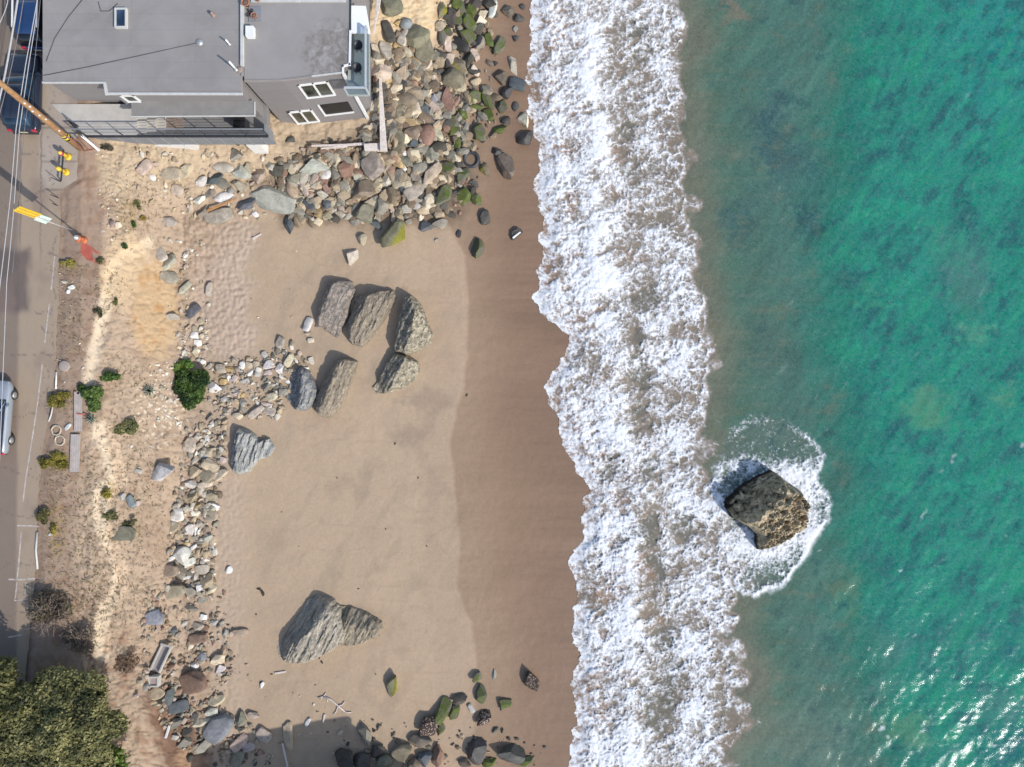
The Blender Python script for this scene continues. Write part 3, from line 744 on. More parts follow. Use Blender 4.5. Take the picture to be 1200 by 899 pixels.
r(540,53,22,10,-45,'k','l'); r(561,51,16,13,80,'g','a'); r(571,47,18,10,-70,'M','b'); r(577,11,22,8,80,'w','s','upright white broken concrete chunk beside the wet sand'); r(567,17,12,9,20,'c','a'); r(574,4,14,12,0,'d','b'); r(563,25,12,10,30,'c','a'); r(562,34,14,10,40,'d','a')
r(585,54,20,11,68,'m','b','crescent shaped mossy boulder alone on wet sand left of the surf'); r(556,64,14,8,-60,'c','a'); r(537,77,22,12,-55,'y','b','egg shaped yellow green mossed boulder beside the olive boulder'); r(526,71,16,11,30,'p','b'); r(549,69,14,11,60,'d','b'); r(556,82,10,12,0,'c','a')
r(596,13,12,10,-30,'n','b'); r(612,8,8,7,0,'k','b'); r(608,21,11,9,20,'k','b'); r(604,34,7,5,50,'g','a'); r(604,45,9,8,0,'k','b'); r(574,74,10,8,0,'n','b'); r(602,77,19,9,-62,'G','a')
r(528,92,28,21,5,'v','b','large two toned olive boulder at the seaward edge of the rubble'); r(587,90,15,12,75,'n','b'); r(606,99,17,13,-10,'s','s','flat slate blue rock touching the edge of the foam'); r(594,109,13,12,0,'k','b'); r(555,99,10,7,-20,'m','b'); r(555,114,18,13,45,'m','a'); r(570,106,13,10,0,'v','b')
r(572,119,20,10,-70,'m','b'); r(536,119,13,9,75,'k','s'); r(524,118,24,14,-72,'r','b','tall reddish boulder left of the mossy stones'); r(558,126,14,8,25,'M','a'); r(573,135,13,11,-40,'M','b'); r(561,139,9,5,75,'m','a'); r(589,125,13,11,50,'m','b'); r(604,125,11,8,60,'k','a')
r(541,134,15,10,-40,'M','b'); r(531,141,10,9,0,'m','b'); r(543,146,10,6,-15,'M','b'); r(531,153,12,10,80,'M','b'); r(560,156,20,14,-68,'m','b','large grey mossy boulder standing on damp sand'); r(542,156,15,9,-60,'g','b'); r(586,152,15,9,10,'M','b'); r(594,142,11,9,40,'k','b'); r(614,142,16,11,-72,'c','a','cream angular rock standing alone close to the foam'); r(616,163,19,14,30,'k','b'); r(535,165,17,8,-75,'M','b')
r(447,85,21,18,30,'c','a'); r(463,102,16,13,30,'c','a'); r(472,87,19,13,55,'t','a'); r(475,116,25,14,-15,'v','o','smooth olive grey oval boulder right of the upright timber'); r(488,109,19,11,-58,'t','b'); r(501,108,12,11,30,'c','a'); r(508,91,10,10,0,'c','a'); r(500,77,13,9,50,'c','a'); r(510,115,11,10,0,'z','b')
r(509,127,19,9,-45,'p','o'); r(487,131,20,12,70,'c','b','heart shaped cream boulder in the middle of the rubble'); r(499,130,13,11,-60,'s','b'); r(500,140,13,12,30,'b','a'); r(510,137,11,8,-20,'p','b'); r(523,137,17,10,40,'g','b'); r(457,127,11,10,0,'b','b'); r(466,131,15,11,60,'v','b'); r(455,97,12,9,50,'o','a')
r(436,125,14,11,20,'G','b'); r(436,114,14,9,-10,'s','a'); r(440,138,11,8,80,'c','a'); r(435,109,7,6,0,'c','a')
r(460,154,25,13,82,'g','b'); r(468,168,25,11,78,'v','l'); r(482,146,15,12,0,'o','a'); r(482,157,16,14,-10,'b','b'); r(500,159,21,16,75,'r','o','smooth reddish brown oval boulder, roundest of the rubble'); r(512,155,19,8,-65,'c','l'); r(483,168,12,8,0,'s','b'); r(493,176,18,10,10,'g','o'); r(506,182,16,13,50,'g','b'); r(514,174,19,13,15,'d','o','smooth dark oval boulder at the edge of the sand')
r(437,195,26,21,-70,'g','b','big round grey brown boulder under the timber frame corner'); r(455,182,16,11,20,'b','a'); r(466,191,15,10,-60,'o','a'); r(477,189,16,10,-30,'g','b'); r(491,190,13,8,80,'c','b'); r(474,180,8,7,0,'w','b'); r(473,197,9,6,-40,'w','b'); r(455,197,13,9,80,'p','a'); r(467,206,15,12,80,'g','b'); r(488,205,15,11,75,'g','a'); r(507,204,26,19,82,'t','a','big tan boulder with a straight cream ridge down its middle'); r(429,155,14,9,82,'c','s'); r(437,153,15,8,80,'c','s')
r(424,223,25,19,20,'b','b','big purplish brown boulder with a split lower edge'); r(442,215,15,13,10,'t','a'); r(454,211,15,9,70,'G','b'); r(424,249,23,19,-10,'v','b','big dark olive boulder at the lower edge of the rubble'); r(448,240,21,16,-75,'g','b'); r(459,229,17,14,60,'b','b'); r(486,224,23,14,38,'G','s','thick block like pale grey slab with a bright lower side'); r(504,241,19,16,60,'c','a','big cream boulder at the bottom edge of the rubble'); r(488,242,16,8,-30,'w','o'); r(483,251,15,8,-52,'b','a'); r(493,254,11,8,60,'c','a')
r(500,266,16,11,-15,'s','a','dark slate triangle of rock lying alone on the sand'); r(441,262,13,10,-20,'s','a'); r(460,246,10,5,88,'p','l'); r(469,248,12,9,40,'v','b'); r(516,263,16,10,25,'g','b'); r(476,214,10,7,-50,'p','o'); r(468,219,12,8,-60,'s','a'); r(424,281,13,9,70,'t','b'); r(511,281,6,5,0,'g','a'); r(412,302,18,12,70,'p','a','lone pinkish cream rock on smooth sand below the rubble')
r(464,272,40,21,62,'y','b','long brown boulder with a yellow mossy lower edge on the sand')
r(524,197,16,12,20,'m','b'); r(542,206,20,10,40,'m','b'); r(556,216,11,8,-70,'d','b'); r(544,231,17,13,70,'M','b','bright green mossy boulder near the bottom of the rubble'); r(558,233,15,10,-60,'m','b'); r(521,230,24,14,68,'m','b'); r(594,194,27,17,-58,'n','b','large dark wet boulder alone between rubble and surf'); r(581,178,13,9,0,'k','a'); r(568,199,14,9,-72,'y','b'); r(522,211,13,8,85,'b','s')
r(568,255,15,10,-80,'k','s'); r(559,291,21,14,-85,'m','a','dark green streaked rock standing alone on the damp sand'); r(605,274,13,8,30,'k','a'); r(538,274,9,8,50,'k','b')
r(326,200,14,12,70,'d','b'); r(347,196,16,9,15,'p','b'); r(357,187,11,9,0,'d','a'); r(362,181,11,10,-40,'g','a'); r(366,197,31,17,18,'h','a','broad pale grey green block lying across the small rubble'); r(345,209,18,12,0,'v','b'); r(342,222,19,12,-62,'t','o'); r(349,234,14,9,0,'t','b'); r(367,215,20,9,58,'p','s'); r(356,219,20,7,-70,'p','l'); r(364,228,14,6,80,'c','l'); r(382,205,13,9,30,'w','o'); r(395,196,11,10,0,'c','b'); r(380,179,11,9,10,'r','a'); r(389,180,9,8,0,'c','b')
r(397,179,13,9,0,'b','a'); r(404,185,10,9,0,'r','a'); r(408,198,20,15,50,'r','a','pinkish red brown angular rock left of the big grey boulder'); r(383,195,14,5,55,'w','l'); r(382,220,12,10,-20,'r','a'); r(380,230,19,7,-40,'G','l'); r(362,240,15,11,-30,'s','b'); r(386,239,15,11,-20,'s','b'); r(420,207,12,8,0,'G','b'); r(419,212,9,5,15,'c','b'); r(330,214,10,7,0,'p','a'); r(350,219,10,7,70,'d','a'); r(398,224,11,8,10,'G','a'); r(409,224,11,6,50,'c','l'); r(397,209,12,6,70,'c','b')
r(339,264,16,10,-65,'s','a','slate blue rock at the left lower corner of the rubble'); r(350,254,15,10,58,'b','b'); r(384,253,12,10,0,'t','b'); r(399,251,13,8,0,'c','a'); r(374,249,13,8,80,'o','a'); r(407,254,9,7,0,'c','b'); r(340,164,12,6,10,'d','b')
# --- stones left of the rubble
r(170,196,17,10,50,'p','s'); r(178.5,208,9,8,0,'w','a'); r(201,204,21,13,-5,'c','s','squarish cream slab under the terrace, second from the left'); r(218,201,15,15,20,'c','a'); r(261,196,21,11,-5,'G','o','rounded pale boulder high on the sandy bank below the terrace'); r(237,213,14,9,10,'w','b'); r(252.5,210,18,12,10,'s','b'); r(262,216,13,10,-40,'g','b'); r(282.5,203,18,14,-50,'h','a'); r(277,182,18,12,-20,'G','a'); r(291,196,12,10,70,'t','a'); r(302.5,206,17,15,20,'t','a'); r(247,227,12,10,60,'G','a'); r(262.5,231,19,10,15,'w','o','brightest white stone beside the rusty pole'); r(234,233,14,9,30,'w','a'); r(208,223,12,10,-10,'p','s'); r(194,223,8,6,0,'c','b'); r(237,247,15,11,70,'g','a'); r(257,254,29,14,20,'G','s','long pale grey slab below the rusty pole'); r(290,239,20,12,10,'s','b'); r(281,218,14,9,-30,'p','a'); r(270,224,10,7,30,'g','a'); r(198,260,15,9,0,'G','s'); r(299,251,9,8,0,'w','b'); r(316,195,13,10,0,'G','a'); r(223,243,14,7,70,'p','a')
r(319,234,46,23,-16,'h','s','biggest flat pale green grey slab, lying left of the rubble', .35)
r(188,298,16,10,-50,'G','s','upper of three leaning grey slabs on the clay bank'); r(197,308,20,11,35,'G','s','middle of three leaning grey slabs on the clay bank'); r(197,325,19,12,-5,'G','s','lowest of three leaning grey slabs on the clay bank'); r(217,299,8,6,80,'w','a'); r(245,339,15,6,80,'G','s'); r(226,365,17,9,40,'s','s'); r(202,371,13,7,0,'G','s'); r(227,393,11,8,0,'w','a'); r(216,338,17,6,45,'G','s'); r(231,402,11,8,10,'w','s'); r(229,413,10,9,40,'t','a'); r(237,424,9,7,20,'w','a')
# --- stones between the bush and the big rocks
for q in [(251.6,454,15,9,-30,'w','b'),(268,443,9,7,80,'w','a'),(283.5,428.5,10,7,75,'w','a'),(291,428,11,8,0,'t','a'),(300,428,10,7,80,'t','a'),(315,428,11,9,60,'w','b'),(328,433,12,8,70,'w','b'),(339,422,15,7,58,'c','l'),(328,402,13,9,65,'G','s'),(342,403,9,7,70,'v','b'),(364,399,8,6,10,'c','a'),(310,416,9,8,60,'G','b'),(313,437,12,6,10,'p','a'),(292,438,12,6,35,'w','a'),(289,446,15,6,15,'G','l'),(302,438,8,8,0,'G','a'),(312,452,12,9,60,'g','a'),(318,465,14,8,20,'c','s'),(298,467,10,6,15,'c','b'),(313,474,14,5,-10,'p','l'),(316,482,12,9,-10,'p','s'),(300,483,19,7,38,'p','s'),(331,460,12,9,55,'g','a'),(337,447,7,6,0,'w','b'),(258,432,11,9,0,'p','b'),(270,433,12,7,-15,'o','b'),(262,447.5,9,8,0,'o','b'),(275,444,10,7,70,'p','a'),(262,468,9,8,0,'G','b'),(284,472,10,8,-20,'g','b'),(277,461,10,7,10,'p','a'),(283,463,9,8,0,'o','b'),(279,488,12,8,15,'c','a'),(361,380,15,7,70,'w','l'),(361,391,8,6,0,'t','b')]: r(*q)
r(191,552,27,18,25,'w','b','lone whitish boulder with a long shadow on the brown dirt', .75)
for q in [(243.6,506,8,7,0,'c','b'),(243,514,9,7,80,'w','a'),(234,522,9,8,60,'t','a'),(232.6,533,7,6,0,'c','b'),(241,519,8,6,80,'c','a'),(246,530,12,9,65,'t','a'),(240,534,7,6,0,'z','a'),(261,539,10,8,0,'p','b'),(248,547,21,11,-45,'t','s'),(241,556,17,12,-40,'t','s'),(240,568,15,7,15,'c','s'),(236,576,8,6,80,'c','a'),(222,568,13,9,15,'w','a'),(224,583,15,11,30,'t','a'),(247,582,14,9,-10,'t','b'),(258,556,17,8,40,'c','s'),(229,553,14,13,0,'t','a'),(229,593,13,7,20,'o','a'),(222,596,10,7,0,'p','a'),(250,594,13,9,15,'w','a'),(223,521,15,12,70,'p','s'),
          (229,602,11,8,15,'c','a'),(204,617,13,10,10,'t','b'),(222,620,11,9,82,'w','s'),(229.5,622,15,4,85,'w','l'),(241,620,9,8,0,'b','b'),(243,631,11,9,0,'G','b'),(218,638,9,7,0,'o','a'),(225.5,642,13,5,42,'w','l'),(223,659,12,8,20,'w','a'),(237,667,13,10,0,'p','s'),(241,658,13,4,-52,'w','l'),(212,666,17,9,-20,'v','a'),(218,677,12,5,15,'w','s'),(198,669,20,13,0,'t','s'),(228,677,11,6,75,'G','a'),(200,655.5,11,5,42,'w','l'),(244,680,15,13,30,'t','b'),(269,668,9,8,60,'w','b'),(248,604,14,12,80,'t','s'),(248,595,13,8,10,'G','a'),(249,634,12,6,82,'t','a'),(207,603,15,13,0,'w','s'),
          (203,693,25,14,10,'t','s'),(223,693,12,11,0,'g','b'),(234,689,11,9,60,'w','a'),(248,690,14,8,68,'c','a'),(238,723,10,8,0,'w','b'),(250,730,12,7,15,'G','b'),(231,734,14,8,0,'p','a'),(203,739,10,7,35,'s','a'),(215,731,9,7,20,'G','a'),(222,712,19,6,-10,'g','a'),(236,703,11,7,15,'g','a'),(237,768,12,8,-58,'z','a'),(223,758,9,7,60,'c','a'),(264,744,13,7,78,'G','a'),(282,741,15,7,0,'t','s'),(256,773,16,11,10,'c','b'),(257,784,13,8,30,'w','a'),(228,780,10,8,0,'w','a'),(200,781,12,8,45,'r','a')]: r(*q)
r(213,650,18,16,70,'w','b','large rounded white stone, biggest in the narrow strip of rubble'); r(179,723,21,15,-5,'z','s','square blue grey slab lying on the dirt slope'); r(232,748,19,10,10,'r','s'); r(223,800,34,21,15,'r','s','large flat red brown rock by the concrete channel', .4); r(256,853,29,22,58,'z','s','largest blue grey faceted slab near the shaded corner', .5)
r(183,812,17,12,0,'t','b'); r(196,817,19,13,80,'s','a','dark slate kite shaped rock beside the red soil'); r(209,828,19,12,10,'s','s'); r(252,821,20,11,28,'c','a','bright cream wedge of rock above the blue grey slab'); r(237,845,19,9,10,'c','a'); r(248,834,14,9,5,'h','b'); r(239,874,21,9,42,'G','s'); r(237,854,13,7,0,'t','s'); r(281,870,19,11,38,'p','s'); r(277,889,17,13,70,'g','s'); r(291,875,12,9,20,'G','s'); r(309.5,861,16,12,-40,'p','s'); r(338,862,27,9,-86,'t','l','long upright tan rock beside the pale pole'); r(307,803,9,5,80,'w','a'); r(283,843,15,11,60,'g','b'); r(297,838,12,9,20,'p','a'); r(361,846,11,6,45,'w','a'); r(398,859,9,6,60,'t','a'); r(206,848,14,10,0,'g','a'); r(218,858,12,9,30,'d','a'); r(215,871,15,10,20,'g','a'); r(228,840,11,8,60,'d','a'); r(205,864,10,7,0,'G','a')
# --- stones along the lower edge
r(459.6,803,24,12,80,'y','b','single yellow green mossed stone on open sand'); r(560,794,12,10,70,'m','a'); r(579,791,14,6,82,'g','s'); r(623,798,21,16,-62,'x','b','pitted brown rock alone near the surf'); r(564,814,19,12,75,'m','b'); r(539,819,15,10,0,'d','b'); r(593,824,15,10,15,'m','a'); r(519,833,27,12,66,'m','l'); r(533,834,17,9,75,'m','b'); r(552,830,12,6,-60,'G','a'); r(567,841,19,14,68,'x','a'); r(503,850,22,17,70,'x','b','round barnacled brown boulder in the lower rubble'); r(517,855,15,8,80,'m','b'); r(493,867,23,16,30,'v','a'); r(428,861,25,15,-58,'g','a','upright grey slab like rock with a shadow to its left'); r(471,882,21,16,10,'v','b'); r(513,885,20,14,70,'r','b','orange brown boulder at the bottom of the photo'); r(558,880,24,19,78,'k','b','dark mottled boulder at the bottom edge'); r(599,885,28,20,15,'k','a','dark brown wedge shaped boulder nearest the bottom surf'); r(422,891,19,16,0,'d','b'); r(497,889,17,14,0,'s','b'); r(573,895,15,11,0,'M','b'); r(617,893,17,10,5,'m','b'); r(404,888,20,18,0,'d','b'); r(450,893,20,14,20,'v','b'); r(485,895,18,13,0,'b','b'); r(545,893,14,10,0,'b','a'); r(441,880,17,13,40,'d','b')
# --- stones on the dirt slope
r(161,590,10,7,0,'p','a'); r(153,588,13,9,-60,'z','s'); r(162,552,9,5,-15,'G','a'); r(131,262,13,8,10,'p','a'); r(138,264,9,7,30,'c','a'); r(84,337,8,5,25,'w','a'); r(76,331,9,4,-20,'c','a'); r(80,342,6,5,0,'w','a'); r(143,625,26,15,-8,'v','s','low olive grey outcrop beside the pale track', .25); r(80,500,10,6,35,'w','a'); r(60,626,6,4,0,'w','a'); r(143,582,7,9,0,'G','a')
r(172,786,9,7,30,'p','a'); r(163,800,9,7,0,'t','a'); r(170,806,10,7,40,'g','a'); r(160,815,8,6,0,'p','a')
for q in [(740,36,12,14,30,'n','b'),(748,61,12,9,0,'n','b'),(737,152,17,13,10,'n','b'),(752,146,12,8,40,'k','b'),(757,425,17,11,0,'n','b')]: r(*q, None, .5)

LM = [('stranded tyre',552,186),('yellow edged long boulder',464,272),('corner of the timber frame',443,174),('biggest pale flat slab',319,233),('house balcony',422,60),('dusty ochre bank',480,12),('white concrete chunk',577,11),('large olive boulder',528,92),('leafy green bush',225,452),('fan ridged grey rock',288,528),('lone whitish boulder',191,552),('large white stone',213,650),('concrete channel',188,768),('large red rock',223,800),('largest blue slab',256,853),('sand topped rock',392,362),('slate sided rock',355,455),('big ridged rock',370,738),('yellow green stone',459,803),('barnacled boulder',503,850),('three leaning slabs',196,310),('broad pale block',366,197),('heart shaped boulder',487,131),('cream ridged boulder',507,204),('round grey brown boulder',437,195),('square blue slab',179,723),('paired concrete blocks',248,547),('rusty pole',260,240),('lone wet boulder',594,194),('smooth oval boulder',475,116),('terrace wall',215,168),('upright timber',444,130),('red hydrant',97,278),('house corner',405,140),('bank of the surf',640,100)]
def dirword(dx, dy):
    a = (math.degrees(math.atan2(-dy, dx)) + 360) % 360
    return ['right of', 'up and right of', 'above', 'up and left of', 'left of', 'down and left of', 'below', 'down and right of'][int((a + 22.5) // 45) % 8]
R.sort(key=lambda q: -q[2] * q[3])
BIG, SMALL = R[:296], R[296:]
rgp = np.random.default_rng(5)
TAKEN, COUNT = {}, {}
def zone(x, y):
    if x > 600 and x < 820 and y < 700 and x > 700: return 'rocks in the surf'
    if x > 330 and y < 290 or x > 500 and y < 320: return 'rubble below the house'
    if y < 290 and x > 150: return 'stones under the terrace'
    if y > 770 and x > 390: return 'rocks along the lower beach'
    if x > 245 and y < 500: return 'stones between bush and big rocks'
    return 'stones along the foot of the bank'
def make_rock(q, idx):
    x, y, w, h, a, cc, sh, label, hh = q
    word, colr, mat = CC[cc]
    z = Zg(x, y); k = (CAM_Z - z) / FPX
    L, B = w * k * 1.2, h * k * 1.2
    fac = hh if hh else {'o': .62, 'b': .72, 'a': .66, 's': .36, 'l': .7}[sh]
    if hh is None and zone(x, y) == 'rubble below the house': fac *= 1.12
    H = fac * B if sh != 's' else fac * (B + L) / 2
    if hh: H = hh * B
    vi = int(rgp.integers(len(VAR[sh])))
    o = bpy.data.objects.new({'s': 'stone_slab', 'l': 'stone'}.get(sh, 'boulder' if w * h > 150 else 'stone'), rock_mesh(sh, vi, mat)); link(o)
    o.scale = (L, B, H)
    tilt = 0.10 if sh in 'ob' else 0.2
    o.rotation_euler = (rgp.normal(0, tilt), rgp.normal(0, tilt), math.radians(a) + (PI if rgp.random() < .5 and cc != 'y' else 0))
    o.location = P(x, y, z + H * (0.26 if sh != 's' else 0.34))
    j = rgp.uniform(0.85, 1.18); tint = rgp.normal(0, 0.03, 3)
    gm = 0.30 * sum(colr); colr = [0.62 * v + 0.38 * gm * q_ for v, q_ in zip(colr, (1.34, 1.10, .80))] if cc not in 'swkrzh' else [v * .92 for v in colr]
    o.color = (*[float(np.clip(v * (j + t_) * .95, .01, .8)) for v, t_ in zip(colr, tint)], 1)
    cat = 'slab' if sh == 's' else ('boulder' if w * h > 150 else 'stone')
    if not label:
        size = 'big' if w * h > 300 else 'medium' if w * h > 150 else 'small' if w * h > 75 else 'tiny'
        opts = sorted(LM, key=lambda l: math.hypot(l[1] - x, l[2] - y) if math.hypot(l[1] - x, l[2] - y) > 6 else 999)[:6]
        lie = '' if w < h * 1.45 else (' lying level' if abs(a) < 22 else ' standing upright' if abs(a) > 66 else ' slanting up right' if a > 0 else ' slanting down right')
        done = None
        for ext in ('', lie):
            for nm, lx, ly in opts[:4]:
                dw = dirword(x - lx, y - ly)
                cand = f"{size} {word} {SHW[sh]} {NOUN[sh]}{ext} {dw} the {nm}"
                if cand not in TAKEN: done = cand; break
            if done: break
        label = done or cand
    TAKEN[label] = TAKEN.get(label, 0) + 1
    tag(o, label, cat, zone(x, y))
    return o
def chips_mesh(name, items, mat, parent=None):
    Vs, Fs, Cs, nb_ = [], [], [], 0
    rg = np.random.default_rng(77)
    lib = [rock_shape(rg, k, ICO2) for k in 'abasbl' for _ in range(3)]
    for x, y, z, L, B, H, a, colr in items:
        v, f = lib[rg.integers(len(lib))]
        ca, sa = math.cos(a), math.sin(a)
        q = v * (L, B, H)
        q = np.stack([q[:, 0] * ca - q[:, 1] * sa, q[:, 0] * sa + q[:, 1] * ca, q[:, 2]], -1)
        q += np.array(P(x, y, z))
        Vs.append(q); Fs.append(f + nb_); nb_ += len(v); Cs.append(np.tile([*colr, 1], (len(v), 1)))
    me = np_mesh(name, np.concatenate(Vs), np.concatenate(Fs), smooth=False)
    pcol(me, 'tint', np.concatenate(Cs)); me.materials.append(mat)
    return link(bpy.data.objects.new(name, me), parent)
mP, t, b = nodes('small stones')
at = N(t, 'ShaderNodeAttribute', attribute_name='tint'); ps = pos(t); nn = noise(t, 12, 5, 0.7, ps); g_ = ramp(t, nn.outputs[0], [(0.3, 0.7), (0.7, 1.25)])
t.links.new(mix(t, at.outputs['Color'], g_.outputs[0], 0.9, 'MULTIPLY'), b.inputs['Base Color']); b.inputs['Roughness'].default_value = 0.9
bump(t, nn.outputs[0], 0.5, 0.03, b)
ROCKS = [make_rock(q, i) for i, q in enumerate(BIG)]
for o in ROCKS:
    pass
# loose small stones, too many to count
rg = np.random.default_rng(9)
items = []
def scatter(poly, n, smin, smax, cols, jit=0.5, dens=None):
    xs = [p[0] for p in poly]; ys = [p[1] for p in poly]; got = 0
    while got < n:
        X_ = rg.uniform(min(xs), max(xs), 4000); Y_ = rg.uniform(min(ys), max(ys), 4000)
        keep_ = sd_poly(X_, Y_, poly) > rg.exponential(4, 4000) * 0.6
        keep_ &= np.hypot(X_ - 552, Y_ - 186) > 13
        if dens: keep_ &= fbm(X_ / dens, Y_ / dens, 3, 91) > rg.normal(0, 0.2, 4000)
        X_, Y_ = X_[keep_][:n - got], Y_[keep_][:n - got]
        Z_ = Zbase(X_, Y_)
        for x, y, z in zip(X_, Y_, Z_):
            s = smin + (smax - smin) * rg.random() ** 2.6
            cc = cols[rg.integers(len(cols))]; colr = np.array(CC[cc][1]) * rg.uniform(.60, 1.08) * (1.05, 1.0, .9)
            items.append((x, y, z + s * 0.2, s * rg.uniform(.9, 1.6), s * rg.uniform(.6, 1.0), s * rg.uniform(.5, .9), rg.uniform(0, PI), colr))
        got += len(X_)
scatter([(325,185),(370,172),(440,150),(436,60),(520,60),(560,110),(555,190),(540,250),(520,262),(400,262),(340,262),(318,225)], 1700, .12, .80, 'gGtbbtdtgtbbdcgtcrb')
scatter([(445,60),(520,50),(525,140),(505,160),(450,170),(434,110)], 560, .12, .7, 'gcttbdtgbc')
scatter([(505,0),(580,0),(585,160),(545,250),(520,180)], 190, .14, .8, 'mdgkmbt')
scatter([(345,175),(415,165),(420,250),(350,262),(325,225)], 520, .10, .55, 'Gptgbgbrt')
scatter([(150,172),(330,178),(340,262),(235,262),(150,230)], 420, .06, .34, 'tcpwt', dens=20)
scatter([(180,275),(250,280),(250,420),(215,430),(190,330)], 160, .06, .30, 'wGtp', dens=20)
scatter([(240,425),(340,405),(372,425),(330,490),(270,495),(235,510)], 680, .06, .42, 'tpGgtgtw')
scatter([(205,380),(245,375),(250,430),(200,430)], 110, .07, .4, 'wGpc')
scatter([(170,420),(205,425),(215,500),(180,495)], 130, .05, .3, 'wcw')
scatter([(215,500),(270,495),(262,560),(255,640),(250,700),(190,700),(200,600)], 1000, .06, .46, 'tpGgGtbgw')
scatter([(165,690),(265,690),(280,780),(250,850),(190,860),(165,790)], 900, .05, .38, 'tpGgrgtb', dens=25)
scatter([(165,790),(210,800),(300,850),(330,899),(230,899),(190,850)], 420, .06, .40, 'gtprdG')
scatter([(260,770),(400,790),(430,899),(300,899)], 60, .04, .18, 'twp', dens=25)
scatter([(250,250),(360,290),(340,400),(260,410)], 40, .03, .12, 'twp')
scatter([(400,840),(640,860),(640,899),(400,899)], 120, .08, .4, 'dmkbx')
scatter([(110,180),(150,180),(190,300),(120,300)], 150, .04, .2, 'wtc', dens=14)
scatter([(110,480),(190,480),(200,760),(110,760)], 70, .03, .16, 'wtp', dens=18)
scatter([(60,320),(90,300),(100,440),(66,470)], 60, .03, .15, 'wt', dens=18)
for x, y, s_ in [(303,690,.22),(308,695,.28),(306,692,.15),(374,771,.16),(377,776,.2),(490,560,.1),(452,620,.1),(476,348,.08),(395,560,.09),(350,640,.1),(547,463,.16),(420,690,.1),(330,600,.08),(463,520,.12),(500,640,.09),(360,850,.14),(384,858,.12),(440,790,.1),(300,720,.1),(318,790,.12),(306,800,.14)]:
    items.append((x, y, Zg(x, y) + .02, s_ * 1.6, s_ * .8, s_ * .4, x % 3, np.array((.05, .04, .03))))
for x, y, w, h, a, cc, sh, label, hh in SMALL:
    z = Zg(x, y); k = (CAM_Z - z) / FPX
    items.append((x, y, z + .05, w * k, h * k, .65 * h * k, math.radians(a), np.array(CC[cc][1])))
tag(chips_mesh('rubble_stones', items, mP), 'countless small broken stones between the boulders', 'stones', kind='stuff')

# ------------------------------------------------------------------ the big sculpted rocks
def crag_mat(name, dark, light, strike, scale=1.0, wet=False, moss=None, contrast=1.0, tan=None):
    m, t, b = nodes(name); ps = pos(t)
    mp = N(t, 'ShaderNodeMapping'); mp.inputs['Rotation'].default_value = (0, 0, -strike); t.links.new(ps, mp.inputs[0])
    mp2 = N(t, 'ShaderNodeMapping'); mp2.inputs['Scale'].default_value = {'sea rock': (1.1, 1.7, 1.2), 'dark weathered rock': (1.0, 2.0, 1.3), 'brown rough rock': (.7, 3.0, 1.6)}.get(name, (0.5, 4.2, 1.6)); t.links.new(mp.outputs[0], mp2.inputs[0])
    n1 = noise(t, 1.5 * scale, 9, 0.74, mp2.outputs[0], 1.4); n2 = noise(t, 4.0, 7, 0.7, ps, 0.4); n3 = noise(t, 24, 4, 0.7, ps)
    r1 = ramp(t, n1.outputs[0], [(0.32, dark), (0.47, [(a + c_) / 2 for a, c_ in zip(dark, light)]), (0.60, light), (0.78, [x * 1.12 for x in light])])
    g2 = ramp(t, n2.outputs[0], [(0.3, 0.62), (0.7, 1.25)]); g3 = ramp(t, n3.outputs[0], [(0.3, 0.75), (0.7, 1.2)])
    c = mix(t, r1.outputs[0], g2.outputs[0], 0.8, 'MULTIPLY'); c = mix(t, c, g3.outputs[0], 0.7, 'MULTIPLY')
    if tan:
        rt = ramp(t, n2.outputs[0], [(0.5, 0.0), (0.62, 1.0)]); c = mix(t, c, tan, rt.outputs[0])
    if moss:
        rm = ramp(t, n2.outputs[0], [(0.53, 0.0), (0.64, 0.85)]); c = mix(t, c, moss, rm.outputs[0])
    if name == 'sea rock':
        sp = N(t, 'ShaderNodeSeparateXYZ'); t.links.new(ps, sp.inputs[0]); wz = N(t, 'ShaderNodeMath', operation='MULTIPLY_ADD'); t.links.new(n2.outputs[0], wz.inputs[0]); wz.inputs[1].default_value = -0.9; t.links.new(sp.outputs[2], wz.inputs[2])
        rw = ramp(t, wz.outputs[0], [(0.0, 1.0), (0.35, 0.0)]); c = mix(t, c, (.035, .026, .02), rw.outputs[0])
    t.links.new(c, b.inputs['Base Color']); b.inputs['Roughness'].default_value = 0.5 if wet else 0.9
    b.inputs['Specular IOR Level'].default_value = 0.25
    ad = N(t, 'ShaderNodeMath', operation='ADD'); t.links.new(n1.outputs[0], ad.inputs[0]); t.links.new(n2.outputs[0], ad.inputs[1])
    bump(t, ad.outputs[0], 0.9, 0.14, b)
    return m
